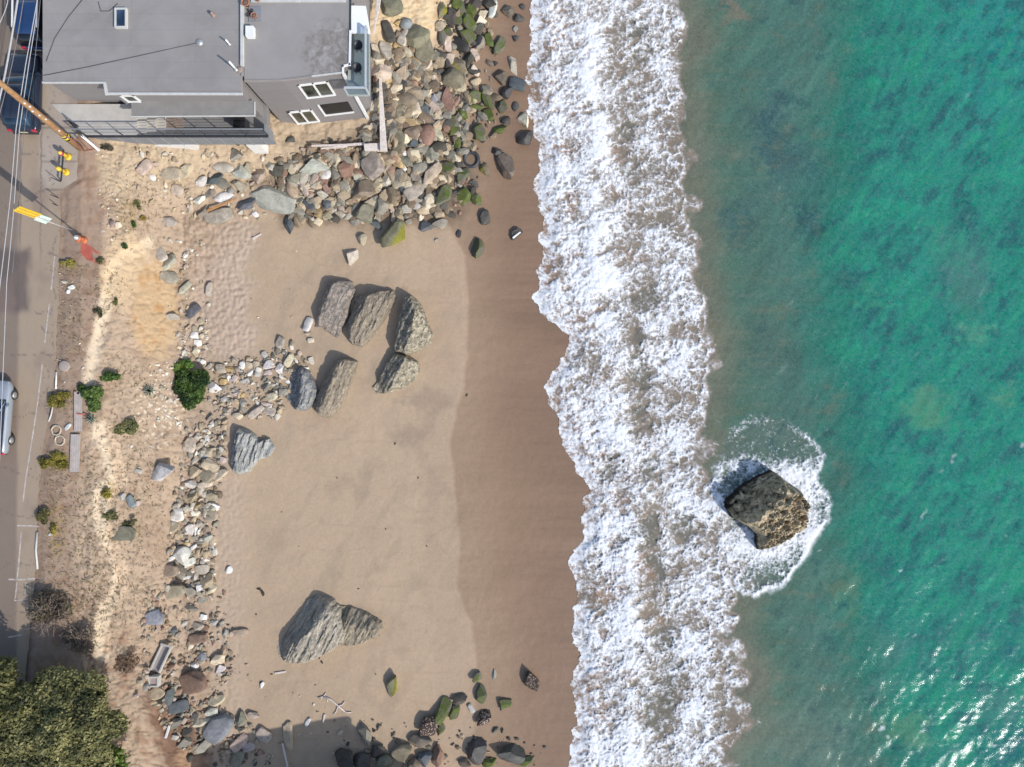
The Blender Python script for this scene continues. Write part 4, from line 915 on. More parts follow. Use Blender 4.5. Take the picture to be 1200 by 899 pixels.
def crag(name, label, poly, H, crest, s_near, s_far, strike_px, mat, rid=0.16, edge=7, seed=1, sand=None, res=0.045, block=0.25, group=None, lump=0.05):
    """rock standing on its traced footprint: roof-like about a crest line, steep sides, bedding ridges along the strike"""
    cx = sum(p[0] for p in poly) / len(poly); cy = sum(p[1] for p in poly) / len(poly)
    z0 = Zg(cx, cy) if cx < 700 else 0.0
    k = (CAM_Z - z0) / FPX
    st = res / k
    xs = np.arange(min(p[0] for p in poly) - 5, max(p[0] for p in poly) + 5, st); ys = np.arange(min(p[1] for p in poly) - 5, max(p[1] for p in poly) + 5, st)
    X, Y = np.meshgrid(xs, ys)
    wob = 2.2 * fbm(X / 9, Y / 9, 4, seed) + 0.9 * fbm(X / 3, Y / 3, 3, seed + 1)
    d = sd_poly(X + wob, Y + 1.8 * fbm(X / 9, Y / 9, 4, seed + 2), poly)
    (ax, ay), (bx, by) = crest
    L_ = math.hypot(bx - ax, by - ay); nx, ny = (by - ay) / L_, -(bx - ax) / L_
    side = -((X - ax) * nx + (Y - ay) * ny)                   # signed distance from the crest
    tt = ((X - ax) * (bx - ax) + (Y - ay) * (by - ay)) / L_
    over = np.maximum(np.maximum(-tt, tt - L_), 0)
    z = H - k * (np.where(side > 0, s_near, s_far) * np.abs(side)) - k * 0.8 * over
    ca, sa = math.cos(strike_px), -math.sin(strike_px)
    u, v = X * ca + Y * sa, -X * sa + Y * ca
    nz = fbm(u / 28, v / 5.5, 5, seed + 5, 0.6); rd = 1 - np.abs(fbm(u / 40 + 0.3 * nz, v / 7.5, 4, seed + 7, 0.55)) * 2.2
    w1, w2 = worley(u / 17 + 0.4 * nz, v / 9 + 0.3 * nz, seed + 3)
    blk = (PERM[(np.floor(w1 * 0).astype(int) + (np.floor(u / 17 + .4 * nz) + 13 * np.floor(v / 9 + .3 * nz)).astype(int)) & 511] / 511.0 - .5)
    z = z + rid * H * (0.75 * nz + 0.55 * (rd - .5)) - block * 0.10 * H * np.exp(-((w2 - w1) / 0.07) ** 2) + 0.16 * block * H * blk
    z = z + 0.05 * H * fbm(X / 4, Y / 4, 4, seed + 9, 0.6) + (lump - 0.05) * H * fbm(X / 11, Y / 11, 4, seed + 21, 0.6) * 2
    cap = H * np.clip(1 - np.exp(-np.maximum(d, 0) / edge * 2.3), 0, 1) ** 0.75 * (1 + 0.25 * fbm(X / 12, Y / 12, 3, seed + 11))
    z = np.where(d > 0, np.minimum(np.maximum(z, 0.22 + 0.12 * nz), cap).clip(0.02), -0.10 * np.minimum(-d, 6))
    if sand is not None: pass
    keep = (d > -3.2)
    V = np.stack([(X - 600) * k, (449.5 - Y) * k, z0 + z - 0.04], -1).reshape(-1, 3)
    V[:, 2] -= np.where(d.ravel() < 0, 0.35 * np.minimum(-d.ravel(), 3), 0)
    F = grid_faces(len(xs), len(ys)); F = F[keep.ravel()[F].all(1)]
    uq, inv = np.unique(F, return_inverse=True)
    ctr = np.array([(cx - 600) * k, (449.5 - cy) * k, z0])
    me = np_mesh(name, V[uq] - ctr, inv.reshape(F.shape)); me.materials.append(mat)
    try: me.set_sharp_from_angle(angle=math.radians(50))
    except Exception: pass
    o = link(bpy.data.objects.new(name, me)); o.location = ctr
    return tag(o, label, 'rock', group)
rad = math.radians
GB = 'big rocks standing in the sand'
mGrey = crag_mat('grey bedded rock', (.14,.12,.095), (.54,.48,.38), rad(62))
mTan = crag_mat('tan bedded rock', (.11,.09,.065), (.44,.37,.27), rad(62))
mBrn = crag_mat('brown rough rock', (.13,.105,.08), (.41,.34,.25), rad(65), 1.2)
mDrk = crag_mat('dark weathered rock', (.085,.075,.055), (.40,.345,.25), rad(60), 1.0, tan=(.50,.44,.33))
mSlt = crag_mat('slate sided rock', (.09,.097,.105), (.33,.335,.335), rad(68), tan=(.40,.36,.29))
mLay = crag_mat('pale layered rock', (.19,.19,.175), (.48,.47,.43), rad(75))
mSea = crag_mat('sea rock', (.10,.078,.052), (.62,.50,.33), rad(35), 0.55, moss=(.19,.17,.06))
mSand = crag_mat('sand topped rock', (.14,.12,.10), (.36,.31,.26), rad(65), tan=(.44,.35,.275))
crag('ridged_rock', 'biggest pale grey rock with slanting ridges, left half of the pair on the lower sand', [(328,768),(326,757),(338,738),(352,718),(361,702),(372,697),(392,702),(399,712),(404,725),(408,740),(403,752),(385,764),(365,773),(342,775)], 1.35, ((347,758),(394,705)), 0.28, .95, rad(62), mGrey, 0.20, 7, 3, group=GB)
crag('ridged_rock', 'smaller tan ridged rock leaning against the biggest pale grey rock', [(396,708),(412,710),(430,717),(447,728),(449,736),(444,746),(428,752),(408,757),(398,754),(400,736)], .95, ((408,727),(443,736)), 0.35, 0.75, rad(62), mTan, 0.22, 6, 5, group=GB)
crag('flat_rock', 'broad rock with a sandy flat top, leftmost of the upper group', [(371,372),(378,352),(384,334),(398,328),(413,330),(417,340),(412,352),(410,372),(402,386),(396,397),(388,392),(378,384),(370,384)], .95, ((379,372),(394,334)), 0.15, 0.9, rad(65), mSand, 0.10, 6, 7, group=GB)
crag('ridged_rock', 'dark brown ridged rock right beside the sandy topped rock', [(410,398),(408,380),(414,362),(418,347),(432,345),(444,341),(462,340),(465,346),(456,366),(446,384),(434,400),(426,407),(414,404)], 1.2, ((414,392),(438,345)), 0.22, 1.0, rad(62), mBrn, 0.20, 6, 9, group=GB)
crag('leaning_rock', 'tall rock with a dark shaded west face and pale right side', [(463,412),(465,388),(471,364),(476,349),(484,346),(494,358),(502,378),(508,393),(503,404),(490,412),(478,417)], 1.7, ((493,354),(482,410)), 0.8, 0.98, rad(60), mDrk, 0.16, 6, 11, group=GB)
crag('leaning_rock', 'lower dark faced rock touching the tall leaning rock', [(437,455),(447,440),(455,424),(462,414),(478,416),(490,424),(492,433),(486,446),(472,456),(452,461),(442,462)], 1.3, ((480,418),(463,452)), 0.7, 0.98, rad(55), mDrk, 0.16, 6, 13, group=GB)
crag('slate_rock', 'slate blue sided rock with a pale lower corner, left of the brown rock', [(337,466),(340,448),(346,434),(354,429),(364,436),(371,448),(374,462),(370,474),(358,482),(346,480)], 1.15, ((356,478),(362,436)), 0.5, 1.1, rad(72), mSlt, 0.20, 6, 15, group=GB)
crag('ridged_rock', 'rough brown rock right of the slate blue sided rock', [(368,478),(374,462),(380,446),(390,432),(398,421),(412,419),(420,424),(416,440),(408,460),(400,478),(388,490),(376,488)], 1.2, ((380,478),(404,424)), 0.45, 1.0, rad(65), mBrn, 0.16, 6, 17, group=GB)
crag('fan_rock', 'grey blade ridged rock fanning out, alone beside the rubble strip', [(272,545),(273,525),(274,508),(282,500),(292,503),(302,510),(304,518),(316,514),(322,524),(316,534),(302,540),(294,552),(282,557),(274,553)], .9, ((281,550),(286,503)), 0.38, 1.0, rad(72), mLay, 0.42, 5, 19, group=GB)
crag('sea_rock', 'big brown rock standing in the sea amid white surf', [(848,594),(850,584),(862,574),(874,564),(888,556),(902,551),(910,556),(921,566),(932,571),(936,580),(941,588),(938,600),(943,608),(936,620),(920,628),(902,637),(886,643),(882,634),(884,624),(872,616),(856,606)], 2.5, ((872,606),(920,564)), 0.42, 1.15, rad(38), mSea, 0.14, 9, 23, block=0.25, lump=0.22)
# ------------------------------------------------------------------ the beach house
def V2(px, py, z): return P(px, py, z)
def on_plane(px, py, p0, n):
    C = Vector((0, 0, CAM_Z)); d = P(px, py, 0) - C
    return C + d * ((p0 - C).dot(n) / d.dot(n))
def felt():
    m, t, b = nodes('grey roofing felt'); ps = pos(t)
    n1 = noise(t, .45, 8, .68, ps, .6); r1 = ramp(t, n1.outputs[0], [(.3, (.228,.209,.194)), (.55, (.272,.251,.234)), (.75, (.298,.276,.258))])
    br = N(t, 'ShaderNodeTexBrick'); t.links.new(ps, br.inputs['Vector']); br.inputs['Scale'].default_value = 1
    br.inputs['Brick Width'].default_value = 7.5; br.inputs['Row Height'].default_value = .95; br.inputs['Mortar Size'].default_value = .018; br.inputs['Mortar Smooth'].default_value = .6
    br.inputs['Color1'].default_value = (1, 1, 1, 1); br.inputs['Color2'].default_value = (.94, .94, .95, 1); br.inputs['Mortar'].default_value = (.80, .80, .81, 1)
    c = mix(t, r1.outputs[0], br.outputs['Color'], .9, 'MULTIPLY')
    n2 = noise(t, 1.1, 7, .75, ps, 1.0); r2 = ramp(t, n2.outputs[0], [(.60, 0.0), (.74, .5)])
    c = mix(t, c, (.20,.19,.18), r2.outputs[0])
    t.links.new(c, b.inputs['Base Color']); b.inputs['Roughness'].default_value = .9
    n4 = noise(t, 30, 4, .6, ps); bump(t, n4.outputs[0], .25, .01, b)
    return m
mRoof = felt()
def stained_roof():
    m, t, b = nodes('stained roofing felt'); ps = pos(t)
    n1 = noise(t, .6, 7, .65, ps); r1 = ramp(t, n1.outputs[0], [(.3, (.250,.230,.214)), (.7, (.295,.273,.256))])
    c0 = P(398, 66, 9.4)
    mp = N(t, 'ShaderNodeMapping'); mp.inputs['Location'].default_value = (-c0.x, -c0.y, -c0.z); t.links.new(ps, mp.inputs[0])
    ln = N(t, 'ShaderNodeVectorMath', operation='LENGTH'); t.links.new(mp.outputs[0], ln.inputs[0])
    n2 = noise(t, .9, 8, .7, ps, .8)
    a = N(t, 'ShaderNodeMath', operation='MULTIPLY_ADD'); t.links.new(n2.outputs[0], a.inputs[0]); a.inputs[1].default_value = -3.4; t.links.new(ln.outputs['Value'], a.inputs[2])
    m1 = ramp(t, a.outputs[0], [(0.0, .85), (0.9, 0.0)])
    n3 = noise(t, 1.5, 9, .72, ps, .8); rc = ramp(t, n3.outputs[0], [(.36, (.13,.11,.095)), (.48, (.20,.175,.155)), (.60, (.30,.28,.265)), (.70, (.42,.40,.38))])
    t.links.new(mix(t, r1.outputs[0], rc.outputs[0], m1.outputs[0]), b.inputs['Base Color']); b.inputs['Roughness'].default_value = .85
    n4 = noise(t, 30, 4, .6, ps); bump(t, n4.outputs[0], .25, .01, b)
    return m
mRoof2 = stained_roof()
mWall = plain('grey painted siding', (.215,.197,.192), .8, .06, .8, .2, streak=(1, 1, 9))
mTrim = plain('white trim', (.72,.71,.69), .6, .06, 3, .05)
mDull = plain('pale grey edging', (.50,.49,.46), .7, .12, 3, .1)
mGlass = glass('window glass', (.035,.04,.03))
mDarkGlass = glass('dark opening', (.012,.012,.013), .5)
mMetal = plain('grey metal', (.42,.42,.41), .45, .12, 4, .05, .6)
mConc = plain('pale concrete', (.46,.43,.385), .9, .12, 1.2, .3)
mDark = plain('dark charcoal paint', (.035,.035,.038), .5, .2, 3, .1)
mSlateP = plain('grey deck cladding', (.20,.205,.215), .7, .10, 1.5, .15)
mTerra = plain('terracotta', (.36,.16,.10), .8, .2, 5, .2)
ZR = 9.4
house = empty('beach_house', P(230, 60, 6.5), 'grey flat roofed house on the bank above the rubble', 'house')
def pxpoly(pts, z): return [tuple(P(x, y, z)[:2]) for x, y in pts]
main = [(50,-60),(50,97),(123,97),(125,110),(283,110),(283,-60)]
def inset(poly, d):
    out = []; n = len(poly)
    a = sum(poly[i][0] * poly[(i + 1) % n][1] - poly[(i + 1) % n][0] * poly[i][1] for i in range(n))
    s = 1 if a > 0 else -1
    for i in range(n):
        p0, p1, p2 = Vector(poly[i - 1]), Vector(poly[i]), Vector(poly[(i + 1) % n])
        e1, e2 = (p1 - p0).normalized(), (p2 - p1).normalized()
        n1, n2 = Vector((-e1.y, e1.x)) * s, Vector((-e2.y, e2.x)) * s
        k = (n1 + n2); k = k / max(k.dot(n1), .3)
        out.append(tuple((p1 + k * d)[:2]))
    return out
mainW = pxpoly(main, ZR)
MB().prism(inset(mainW, .14), 4.2, 9.22).build('wall', mWall, house)
MB().prism(mainW, 9.22, 9.40).build('roof', mRoof, house)
se = [(285.5,-60),(285.5,95),(330,94),(402,85.3),(402,78),(409.5,75.5),(411.5,-60)]
seW = pxpoly(se, ZR)
MB().prism(inset(seW, .05), 1.2, 9.2).build('wall', mWall, house)
MB().prism(inset(seW, .01), 9.2, 9.33).build('roof', mRoof2, house)
def edge_strip(name, pts, z, w, h, mat, parent):
    mb = MB(); q = [P(x, y, z) for x, y in pts]
    for a, b_ in zip(q[:-1], q[1:]):
        d = (b_ - a).normalized() * w * .49
        mb.bar(a - d, b_ + d, w, h)
    return mb.build(name, mat, parent)
edge_strip('fascia', [(50.6,97),(122.7,97)], 9.42, .09, .09, mDull, house)
edge_strip('fascia', [(123,98.5),(125,110)], 9.425, .15, .10, mDull, house)
edge_strip('fascia', [(127,110),(283,110.2)], 9.42, .13, .09, mDull, house)
edge_strip('parapet', [(284,-60),(284,76)], 9.46, .16, .2, mDull, house)
edge_strip('parapet', [(284,76),(284,88)], 9.40, .14, .1, mRoof, house)
edge_strip('flashing', [(287,94.5),(330,93.6),(366,89.2)], 9.345, .06, .05, mRoof, house)
edge_strip('flashing', [(366,89.2),(402,85)], 9.35, .08, .06, mDull, house)
edge_strip('gutter', [(402,85.5),(402,77.8),(409.8,75.5)], 9.36, .11, .1, mTrim, house)
edge_strip('gutter', [(409.8,76),(410.6,37)], 9.36, .12, .1, mTrim, house)
edge_strip('gutter', [(410.6,37),(411.5,-60)], 9.35, .07, .08, mDark, house)
MB().box(P(350, -1, 9.37) , (5.6, .35, .10)).build('roof_ledge', mDull, house)
# corner board down the south-east wall
A, B_ = P(285.5, 95, ZR), P(402, 85.3, ZR)
wn = Vector(((B_ - A).y, -(B_ - A).x, 0)).normalized()
cb = P(402, 85.3, ZR)
MB().bar(Vector((cb.x, cb.y, 2.2)) + wn * .0, Vector((cb.x, cb.y, 9.2)), .16).build('corner_board', mTrim, house)
u_ = (P(330, 94, ZR) - P(402, 85.3, ZR)).normalized()
def wall_window(quad, p0, n, sash=1, sides='lrtb', pane=mGlass, label=None):
    q = [on_plane(x, y, p0, n) for x, y in quad]
    ux = Vector((n.y, -n.x, 0)).normalized()
    if ux.x < 0: ux = -ux
    us = [(p - p0).dot(ux) for p in q]; zs = [p.z for p in q]
    us.sort(); zs.sort()
    u0, u1, z0, z1 = (us[0] + us[1]) / 2, (us[2] + us[3]) / 2, (zs[0] + zs[1]) / 2, (zs[2] + zs[3]) / 2
    at_ = lambda u, z, o=0: Vector((p0.x, p0.y, 0)) + ux * u + Vector((0, 0, z)) + n * o
    R3 = Matrix((ux, n, Vector((0, 0, 1)))).transposed()
    w = MB(); f = .12
    mid = lambda a, b_: (a + b_) / 2
    if 'l' in sides: w.box(at_(u0 + f / 2, mid(z0, z1), .03), (f, .1, z1 - z0), M=R3)
    if 'r' in sides: w.box(at_(u1 - f / 2, mid(z0, z1), .03), (f, .1, z1 - z0), M=R3)
    if 't' in sides: w.box(at_(mid(u0, u1), z1 - f / 2, .032), (u1 - u0, .1, f), M=R3)
    if 'b' in sides: w.box(at_(mid(u0, u1), z0 + f / 2, .034), (u1 - u0, .11, f), M=R3)
    fr = w.build('window', mTrim, house)
    for i in range(sash):
        a, b_ = u0 + (u1 - u0) * i / sash, u0 + (u1 - u0) * (i + 1) / sash
        MB().box(at_(mid(a, b_), mid(z0, z1), -.004), (b_ - a - .03, .05, z1 - z0 - .04), M=R3).build('pane', pane, fr)
        if i: MB().box(at_(a, mid(z0, z1), .036), (.1, .1, z1 - z0), M=R3).build('mullion', mTrim, fr)
    return fr
P1 = P(330, 94, ZR); n_se = Vector(((P(402, 85.3, ZR) - P1).y, -(P(402, 85.3, ZR) - P1).x, 0)).normalized()
if n_se.y > 0: n_se = -n_se
p_se = P1 - n_se * .05 * 1
wall_window([(351,99.4),(385.6,94.4),(391.6,110),(358,116)], p_se, n_se, 2)
wall_window([(339.6,131.4),(367,127.4),(373,141.6),(347,145.6)], p_se, n_se, 2)
wall_window([(373.6,122.8),(409,118.5),(413.6,131),(379,135.6)], p_se, n_se, 1, 'lb', mDarkGlass)
nS = Vector((0, -1, 0)); p_s = P(200, 110, ZR) + Vector((0, .14, 0))
wall_window([(141,111),(158,111),(165,119),(149,119)], p_s, nS, 1)
# canopy over the terrace
cz = 8.0
MB().prism(pxpoly([(154,118),(154,137),(299,136),(299,118)], cz), cz - .14, cz).build('canopy', plain('weathered canopy roof', (.225,.215,.20), .9, .12, 1.5, .2), house)
edge_strip('canopy_edge', [(154.3,136.8),(298.5,135.8)], cz + .01, .07, .06, mDull, house)
edge_strip('canopy_edge', [(298.5,135.4),(298.5,120)], cz + .01, .07, .06, mDull, house)
# roof fittings
sk = MB(); c0 = P(142, 21.5, 9.5)
for sx_, sy_, w_, h_ in ((-.31,0,.08,1.16),(.31,0,.08,1.16),(0,.54,.54,.08),(0,-.54,.54,.08)): sk.box(c0 + Vector((sx_, sy_, 0)), (w_, h_, .2))
skf = sk.build('skylight', mDull, house); MB().box(c0 - Vector((0, 0, .03)), (.53, .98, .1)).build('pane', glass('blue skylight', (.03,.055,.10)), skf)
def vent(px, py, h, rad_, mat, capmat=None, lean=(0, 0)):
    b0 = P(px, py, 9.39)
    v = MB().tube([b0, b0 + Vector((lean[0], lean[1], h))], rad_, 10).build('vent_pipe', mat, house)
    MB().lathe(b0, [(rad_ * 2.6, 0), (rad_ * 2.2, .05), (rad_ * 1.1, .14)], 12).build('flashing', capmat or mMetal, v)
    if capmat: MB().lathe(b0 + Vector((lean[0], lean[1], h)), [(rad_ * 1.8, 0), (rad_ * 1.5, .07), (.01, .12)], 12).build('cap', capmat, v)
mBrk = plain('brownish lead', (.28,.20,.16), .8, .15, 4, .1)
vent(250, 18, .22, .06, mBrk, mBrk); vent(269, 52, .55, .05, mTrim); vent(277, 82, 1.05, .06, mTrim); vent(234, 50, .12, .09, mTrim)
vb = P(281, 82, 9.39); MB().lathe(vb, [(.24, 0), (.18, .06), (.05, .1)], 12).build('flashing', mBrk, house)
MB().box(P(293.5, 38, 9.52), (.46, .6, .36)).build('roof_hatch', mTrim, house)
for pts in ([(51,88.5),(100,79),(160,66),(233,50)], [(54,72),(64,45),(80,20),(101,-6)], [(115,2),(118,13),(128,13),(138,4)]):
    MB().tube([P(x, y, 9.415) for x, y in pts], .018, 6).build('wire_shadow_line', mDark, house)  # thin dark tubes laid on the roof as the overhead wires' shadows
# balcony on the seaward side
bz = 8.75
MB().prism(pxpoly([(411,36),(432.5,36),(432.5,111),(406,111)], bz), bz - .25, bz).build('balcony_floor', plain('grey green decking', (.33,.36,.34), .8, .08, 2, .2, streak=(1, 14, 1)), house)
MB().prism(pxpoly([(411.5,6.5),(428.5,7),(434,39),(411.8,38.5)], 9.2), 9.08, 9.2).build('balcony_awning', plain('white awning', (.80,.80,.78), .6, .03, 2, .05), house)
def tinted():
    m, t, b = nodes('tinted panel'); b.inputs['Base Color'].default_value = (.30, .34, .37, 1); b.inputs['Roughness'].default_value = .2
    tr = N(t, 'ShaderNodeBsdfTransparent'); tr.inputs[0].default_value = (.80, .86, .88, 1); mx = N(t, 'ShaderNodeMixShader'); mx.inputs[0].default_value = .68
    t.links.new(b.outputs[0], mx.inputs[1]); t.links.new(tr.outputs[0], mx.inputs[2]); t.links.new(mx.outputs[0], t.nodes['Material Output'].inputs[0])
    return m
def rail(pts, z0, z1, parent):
    q = [P(x, y, z0) for x, y in pts]; up = Vector((0, 0, z1 - z0)); gl = MB(); fr = MB()
    for a, b_ in zip(q[:-1], q[1:]):
        fr.bar(a + up, b_ + up, .1); 
        gl.bar(a + up * .5, b_ + up * .5, (z1 - z0) * .86 if abs((b_ - a).x) > 99 else .03, (z1 - z0) * .86) if 0 else gl.add([a + up * .06, b_ + up * .06, b_ + up * .92, a + up * .92], [(0, 1, 2, 3)])
    for p in q: fr.bar(p, p + up, .09)
    r_ = fr.build('balcony_railing', plain('pale blue grey metal', (.42,.45,.47), .5, .06, 3, .05), parent)
    g_ = gl.build('panel', tinted(), r_)
    mo = g_.modifiers.new('solid', 'SOLIDIFY'); mo.thickness = .03
rail([(432.4,40),(432.4,110.8),(408,110.8)], bz, bz + .95, house)
for i, (x, y) in enumerate([(421.5, 58), (420.5, 84)]):
    ch = empty('patio_chair', P(x, y, bz), ['upper dark round wire chair on the seaward balcony', 'lower dark round wire chair on the seaward balcony'][i], 'chair', 'balcony chairs', rz=i * .6)
    s_ = MB(); b0 = P(x, y, bz)
    s_.lathe(b0, [(.10, .30), (.22, .34), (.28, .44), (.30, .58), (.285, .59), (.20, .38), (.08, .33)], 20).build('seat', mDark, ch)
    for a in range(4):
        d = Vector((math.cos(a * PI / 2 + .8) * .2, math.sin(a * PI / 2 + .8) * .2, 0))
        MB().tube([b0 + d * 1.1, b0 + d * .7 + Vector((0, 0, .34))], .02, 6).build('leg', mDark, ch)
# things standing on the roof
for i, (x, y, s, lb) in enumerate([(289.5, 6, .22, 'largest terracotta pot at the top of the roof by the parapet'), (299, 20.5, .17, 'terracotta pot right of the small crossed timber on the roof'), (303, 1, .14, 'small terracotta pot at the top edge of the roof')]):
    pt = empty('plant_pot', P(x, y, 9.33), lb, 'pot', 'pots on the roof'); b0 = P(x, y, 9.335)
    MB().lathe(b0, [(s * .6, 0), (s * .95, s * 1.3), (s * 1.1, s * 1.32), (s * 1.1, s * 1.55), (s * .9, s * 1.55), (s * .85, s * 1.3)], 18).build('pot', mTerra, pt)
    MB().lathe(b0 + Vector((0, 0, s * 1.25)), [(s * .85, 0), (s * .5, .05), (.01, .06)], 14).build('soil', plain('dry soil', (.16,.10,.07), .95, .3, 9, .4), pt)
x_ = MB(); b0 = P(293.5, 16, 9.38); x_.box(b0, (.09, .62, .08), .6); x_.box(b0 + Vector((0, 0, .085)), (.09, .55, .08), -.7)
tag(x_.build('crossed_timber', mDark), 'two short dark timbers crossed between the roof pots', 'timber')
tag(MB().box(P(299, 17, 9.36), (.75, .9, .05)).build('paving_slab', mMetal), 'thin grey square board under the roof pots', 'board', kind='thing')

# terrace
ter = empty('terrace', P(200, 150, 6.4), 'pale concrete terrace with lower landing beside the house', 'terrace')
MB().prism(pxpoly([(60,122),(160,122),(160,159.3),(97,159.3),(88,150),(78,140)], 6.56), 5.6, 6.56).build('terrace_floor', mConc, ter)
for i in range(5):
    x0, x1 = 160 + i * 11, 160 + (i + 1) * 11; zz = 6.56 - .2 * (i + 1)
    MB().prism(pxpoly([(x0 + .05,122),(x1,122),(x1,159.2),(x0 + .05,159.2)], zz), zz - .9, zz).build('step', plain('brown step boards', (.24,.19,.16), .85, .25, 3, .3) if i > 2 else mConc, ter)
MB().prism(pxpoly([(215.1,118),(313,118),(313,159.2),(215.1,159.2)], 5.5), 5.2, 5.5).build('landing', plain('grey landing', (.20,.195,.19), .85, .15, 1, .2), ter)
cl = MB(); a, b_ = P(97, 160.5, 6.45), P(315, 160.5, 6.45)
cl.prism([(a.x, a.y), (b_.x, b_.y), (b_.x, b_.y + .16), (a.x, a.y + .16)], 5.05, 6.50); wl_ = cl.build('terrace_wall', mSlateP, ter)
for i in range(13):
    x = a.x + (b_.x - a.x) * (i + .4) / 13
    MB().bar((x, a.y - .02, 5.06), (x, a.y - .02, 6.5), .045).build('batten', mMetal, wl_)
MB().bar((a.x, a.y, 6.54), (b_.x, b_.y, 6.54), .14, .06).build('coping', mDark, ter)
MB().prism([(a.x + 1.1, a.y - .10), (a.x + 6.4, a.y - .10), (a.x + 6.4, a.y + .3), (a.x + 1.1, a.y + .3)], 4.3, 5.04).build('footing', plain('white plaster', (.66,.62,.57), .8, .10, 3, .2), ter)
c0 = P(301, 174, 4.2); MB().box(c0 + Vector((0, .3, -.1)), (.9, .7, 1.6)).build('footing', plain('white plaster footing', (.70,.67,.62), .8, .08, 3, .2), ter)
for x in (232, 268): c0 = P(x, 163, 5.0); MB().bar(c0 + Vector((0, .2, -1.6)), c0 + Vector((0, .2, .1)), .2).build('support_post', mDark, ter)
MB().bar(P(315, 161, 5.8), P(315, 150, 5.8), .1, 1.4).build('end_panel', mSlateP, ter)
rl = empty('terrace_railing', P(200, 160, 6.5), 'dark horizontal bar railing along the terrace edge', 'railing')
for i in range(10):
    p = Vector((a.x + (b_.x - a.x) * i / 9, a.y + .06, 0)); MB().bar(p + Vector((0, 0, 6.57)), p + Vector((0, 0, 7.6)), .045).build('post', mDark, rl)
for i, zz in enumerate((6.78, 7.0, 7.22, 7.44)): MB().bar((a.x, a.y + .06, zz), (b_.x, b_.y + .06, zz), .018).build('bar', mMetal, rl)
MB().bar((a.x - .05, a.y + .06, 7.63), (b_.x + .05, b_.y + .06, 7.63), .07, .05).build('handrail', mSlateP, rl)
p_ = [P(97, 160, 7.6), P(88, 151, 7.6), P(80, 141, 7.6)]
for zz in (0, -.2, -.42, -.64):
    MB().tube([q + Vector((0, 0, zz)) for q in p_], .02 if zz else .035, 6).build('bar', mDark, rl)
for q in p_[1:]: MB().bar(q - Vector((0, 0, 1.1)), q, .05).build('post', mDark, rl)
gt = empty('side_gate', G(104, 176), 'rusty brown framed gate at the street end of the terrace', 'gate')
mRust = plain('rusty brown metal', (.22,.10,.07), .7, .3, 4, .3)
g0, g1 = G(98, 177), G(110.5, 175); up = Vector((-.05, .35, 1.0))
for a_, b2 in ((g0, g1), (g0 + up, g1 + up)): MB().bar(a_, b2, .06).build('rail', mRust, gt)
for q in (g0, g1, (g0 + g1) / 2): MB().bar(q, q + up, .05).build('stile', mRust, gt)
tag(MB().bar(P(95.5, 158.5, 7.5), G(116, 176, .1), .13).build('handrail_post', mTrim), 'white sloping pole beside the brown gate', 'pole')
bx = empty('storage_box', P(285, 150, 5.5), 'black box with a glossy lid on the lower landing', 'box'); b0 = P(287, 150, 5.5)
MB().box(b0 + Vector((0, 0, .45)), (.66, .6, .86)).build('body', mDark, bx, .03)
MB().box(b0 + Vector((0, 0, .93)), (.74, .68, .08)).build('lid', glass('black gloss', (.02,.02,.022), .2), bx, .02)
MB().bar(b0 + Vector((-.2, -.36, .82)), b0 + Vector((.2, -.36, .82)), .04).build('handle', mMetal, bx)

# unseen house added just past the bottom edge to throw shade on the beach
nb = empty('unseen_shade_house', P(430, 960, 1.2), 'unseen plain grey house added to shade the lower beach', 'house')
q = pxpoly([(322,946),(404,934),(512,926),(512,1100),(322,1100)], 1.2)
MB().prism(q, .4, 7.2).build('wall', mWall, nb); MB().prism(inset(q, -.2), 7.2, 7.45).build('roof', mRoof, nb)
for x in (425, 480):
    c0 = P(x, 936, 1.2); wv_ = MB().box((c0.x, c0.y + .02, 4.6), (1.5, .08, 1.3)).build('window', mTrim, nb); MB().box((c0.x, c0.y + .05, 4.6), (1.3, .09, 1.1)).build('pane', mGlass, wv_)

# ------------------------------------------------------------------ street
mPole = wood('brown pole timber', (.30,.165,.075), .8, .3)
up_ = empty('utility_pole', G(94, 174), 'brown timber utility pole leaning over the parked cars', 'utility pole')
b0 = P(93, 173, 6.45); pdir = Vector((0, 1.13 / 6.7, 1))
MB().tube([b0 - pdir * .3, b0 + pdir * 3, b0 + pdir * 6, b0 + pdir * 9.2], [.205, .185, .165, .14], 16).build('pole', mPole, up_)
def yb():
    m, t, b = nodes('yellow and black marker'); tc = N(t, 'ShaderNodeTexCoord').outputs['Object']
    w = N(t, 'ShaderNodeTexWave'); w.bands_direction = 'Z'; w.inputs['Scale'].default_value = 1.1; w.inputs['Distortion'].default_value = .6; t.links.new(tc, w.inputs[0])
    rr = ramp(t, w.outputs[0], [(.45, (.02,.02,.02)), (.5, (.62,.46,.03))]); t.links.new(rr.outputs[0], b.inputs['Base Color']); b.inputs['Roughness'].default_value = .6
    return m
s0 = b0 + pdir * 1.05
MB().tube([s0, s0 + pdir * .52], [.215, .212], 16).build('marker_band', yb(), up_)
for h, a in ((3.4, .2), (3.9, -.5), (4.4, .9), (4.7, -.2), (5.1, .5), (2.2, .3)):
    q = b0 + pdir * h + Vector((math.cos(a) * .17, -abs(math.sin(a)) * .17 - .06, 0)); MB().box(q, (.08, .08, .08)).build('bolt', mTrim, up_)
MB().tube([b0 + Vector((.22, -.12, -.4)), b0 + Vector((.2, -.1, 0)) + pdir * 1.6], .05, 8).build('conduit', mRust, up_)
ct = b0 + pdir * 8.6; MB().bar(ct + Vector((-1.2, .3, 0)), ct + Vector((1.2, -.3, 0)), .12, .16).build('crossarm', mPole, up_)
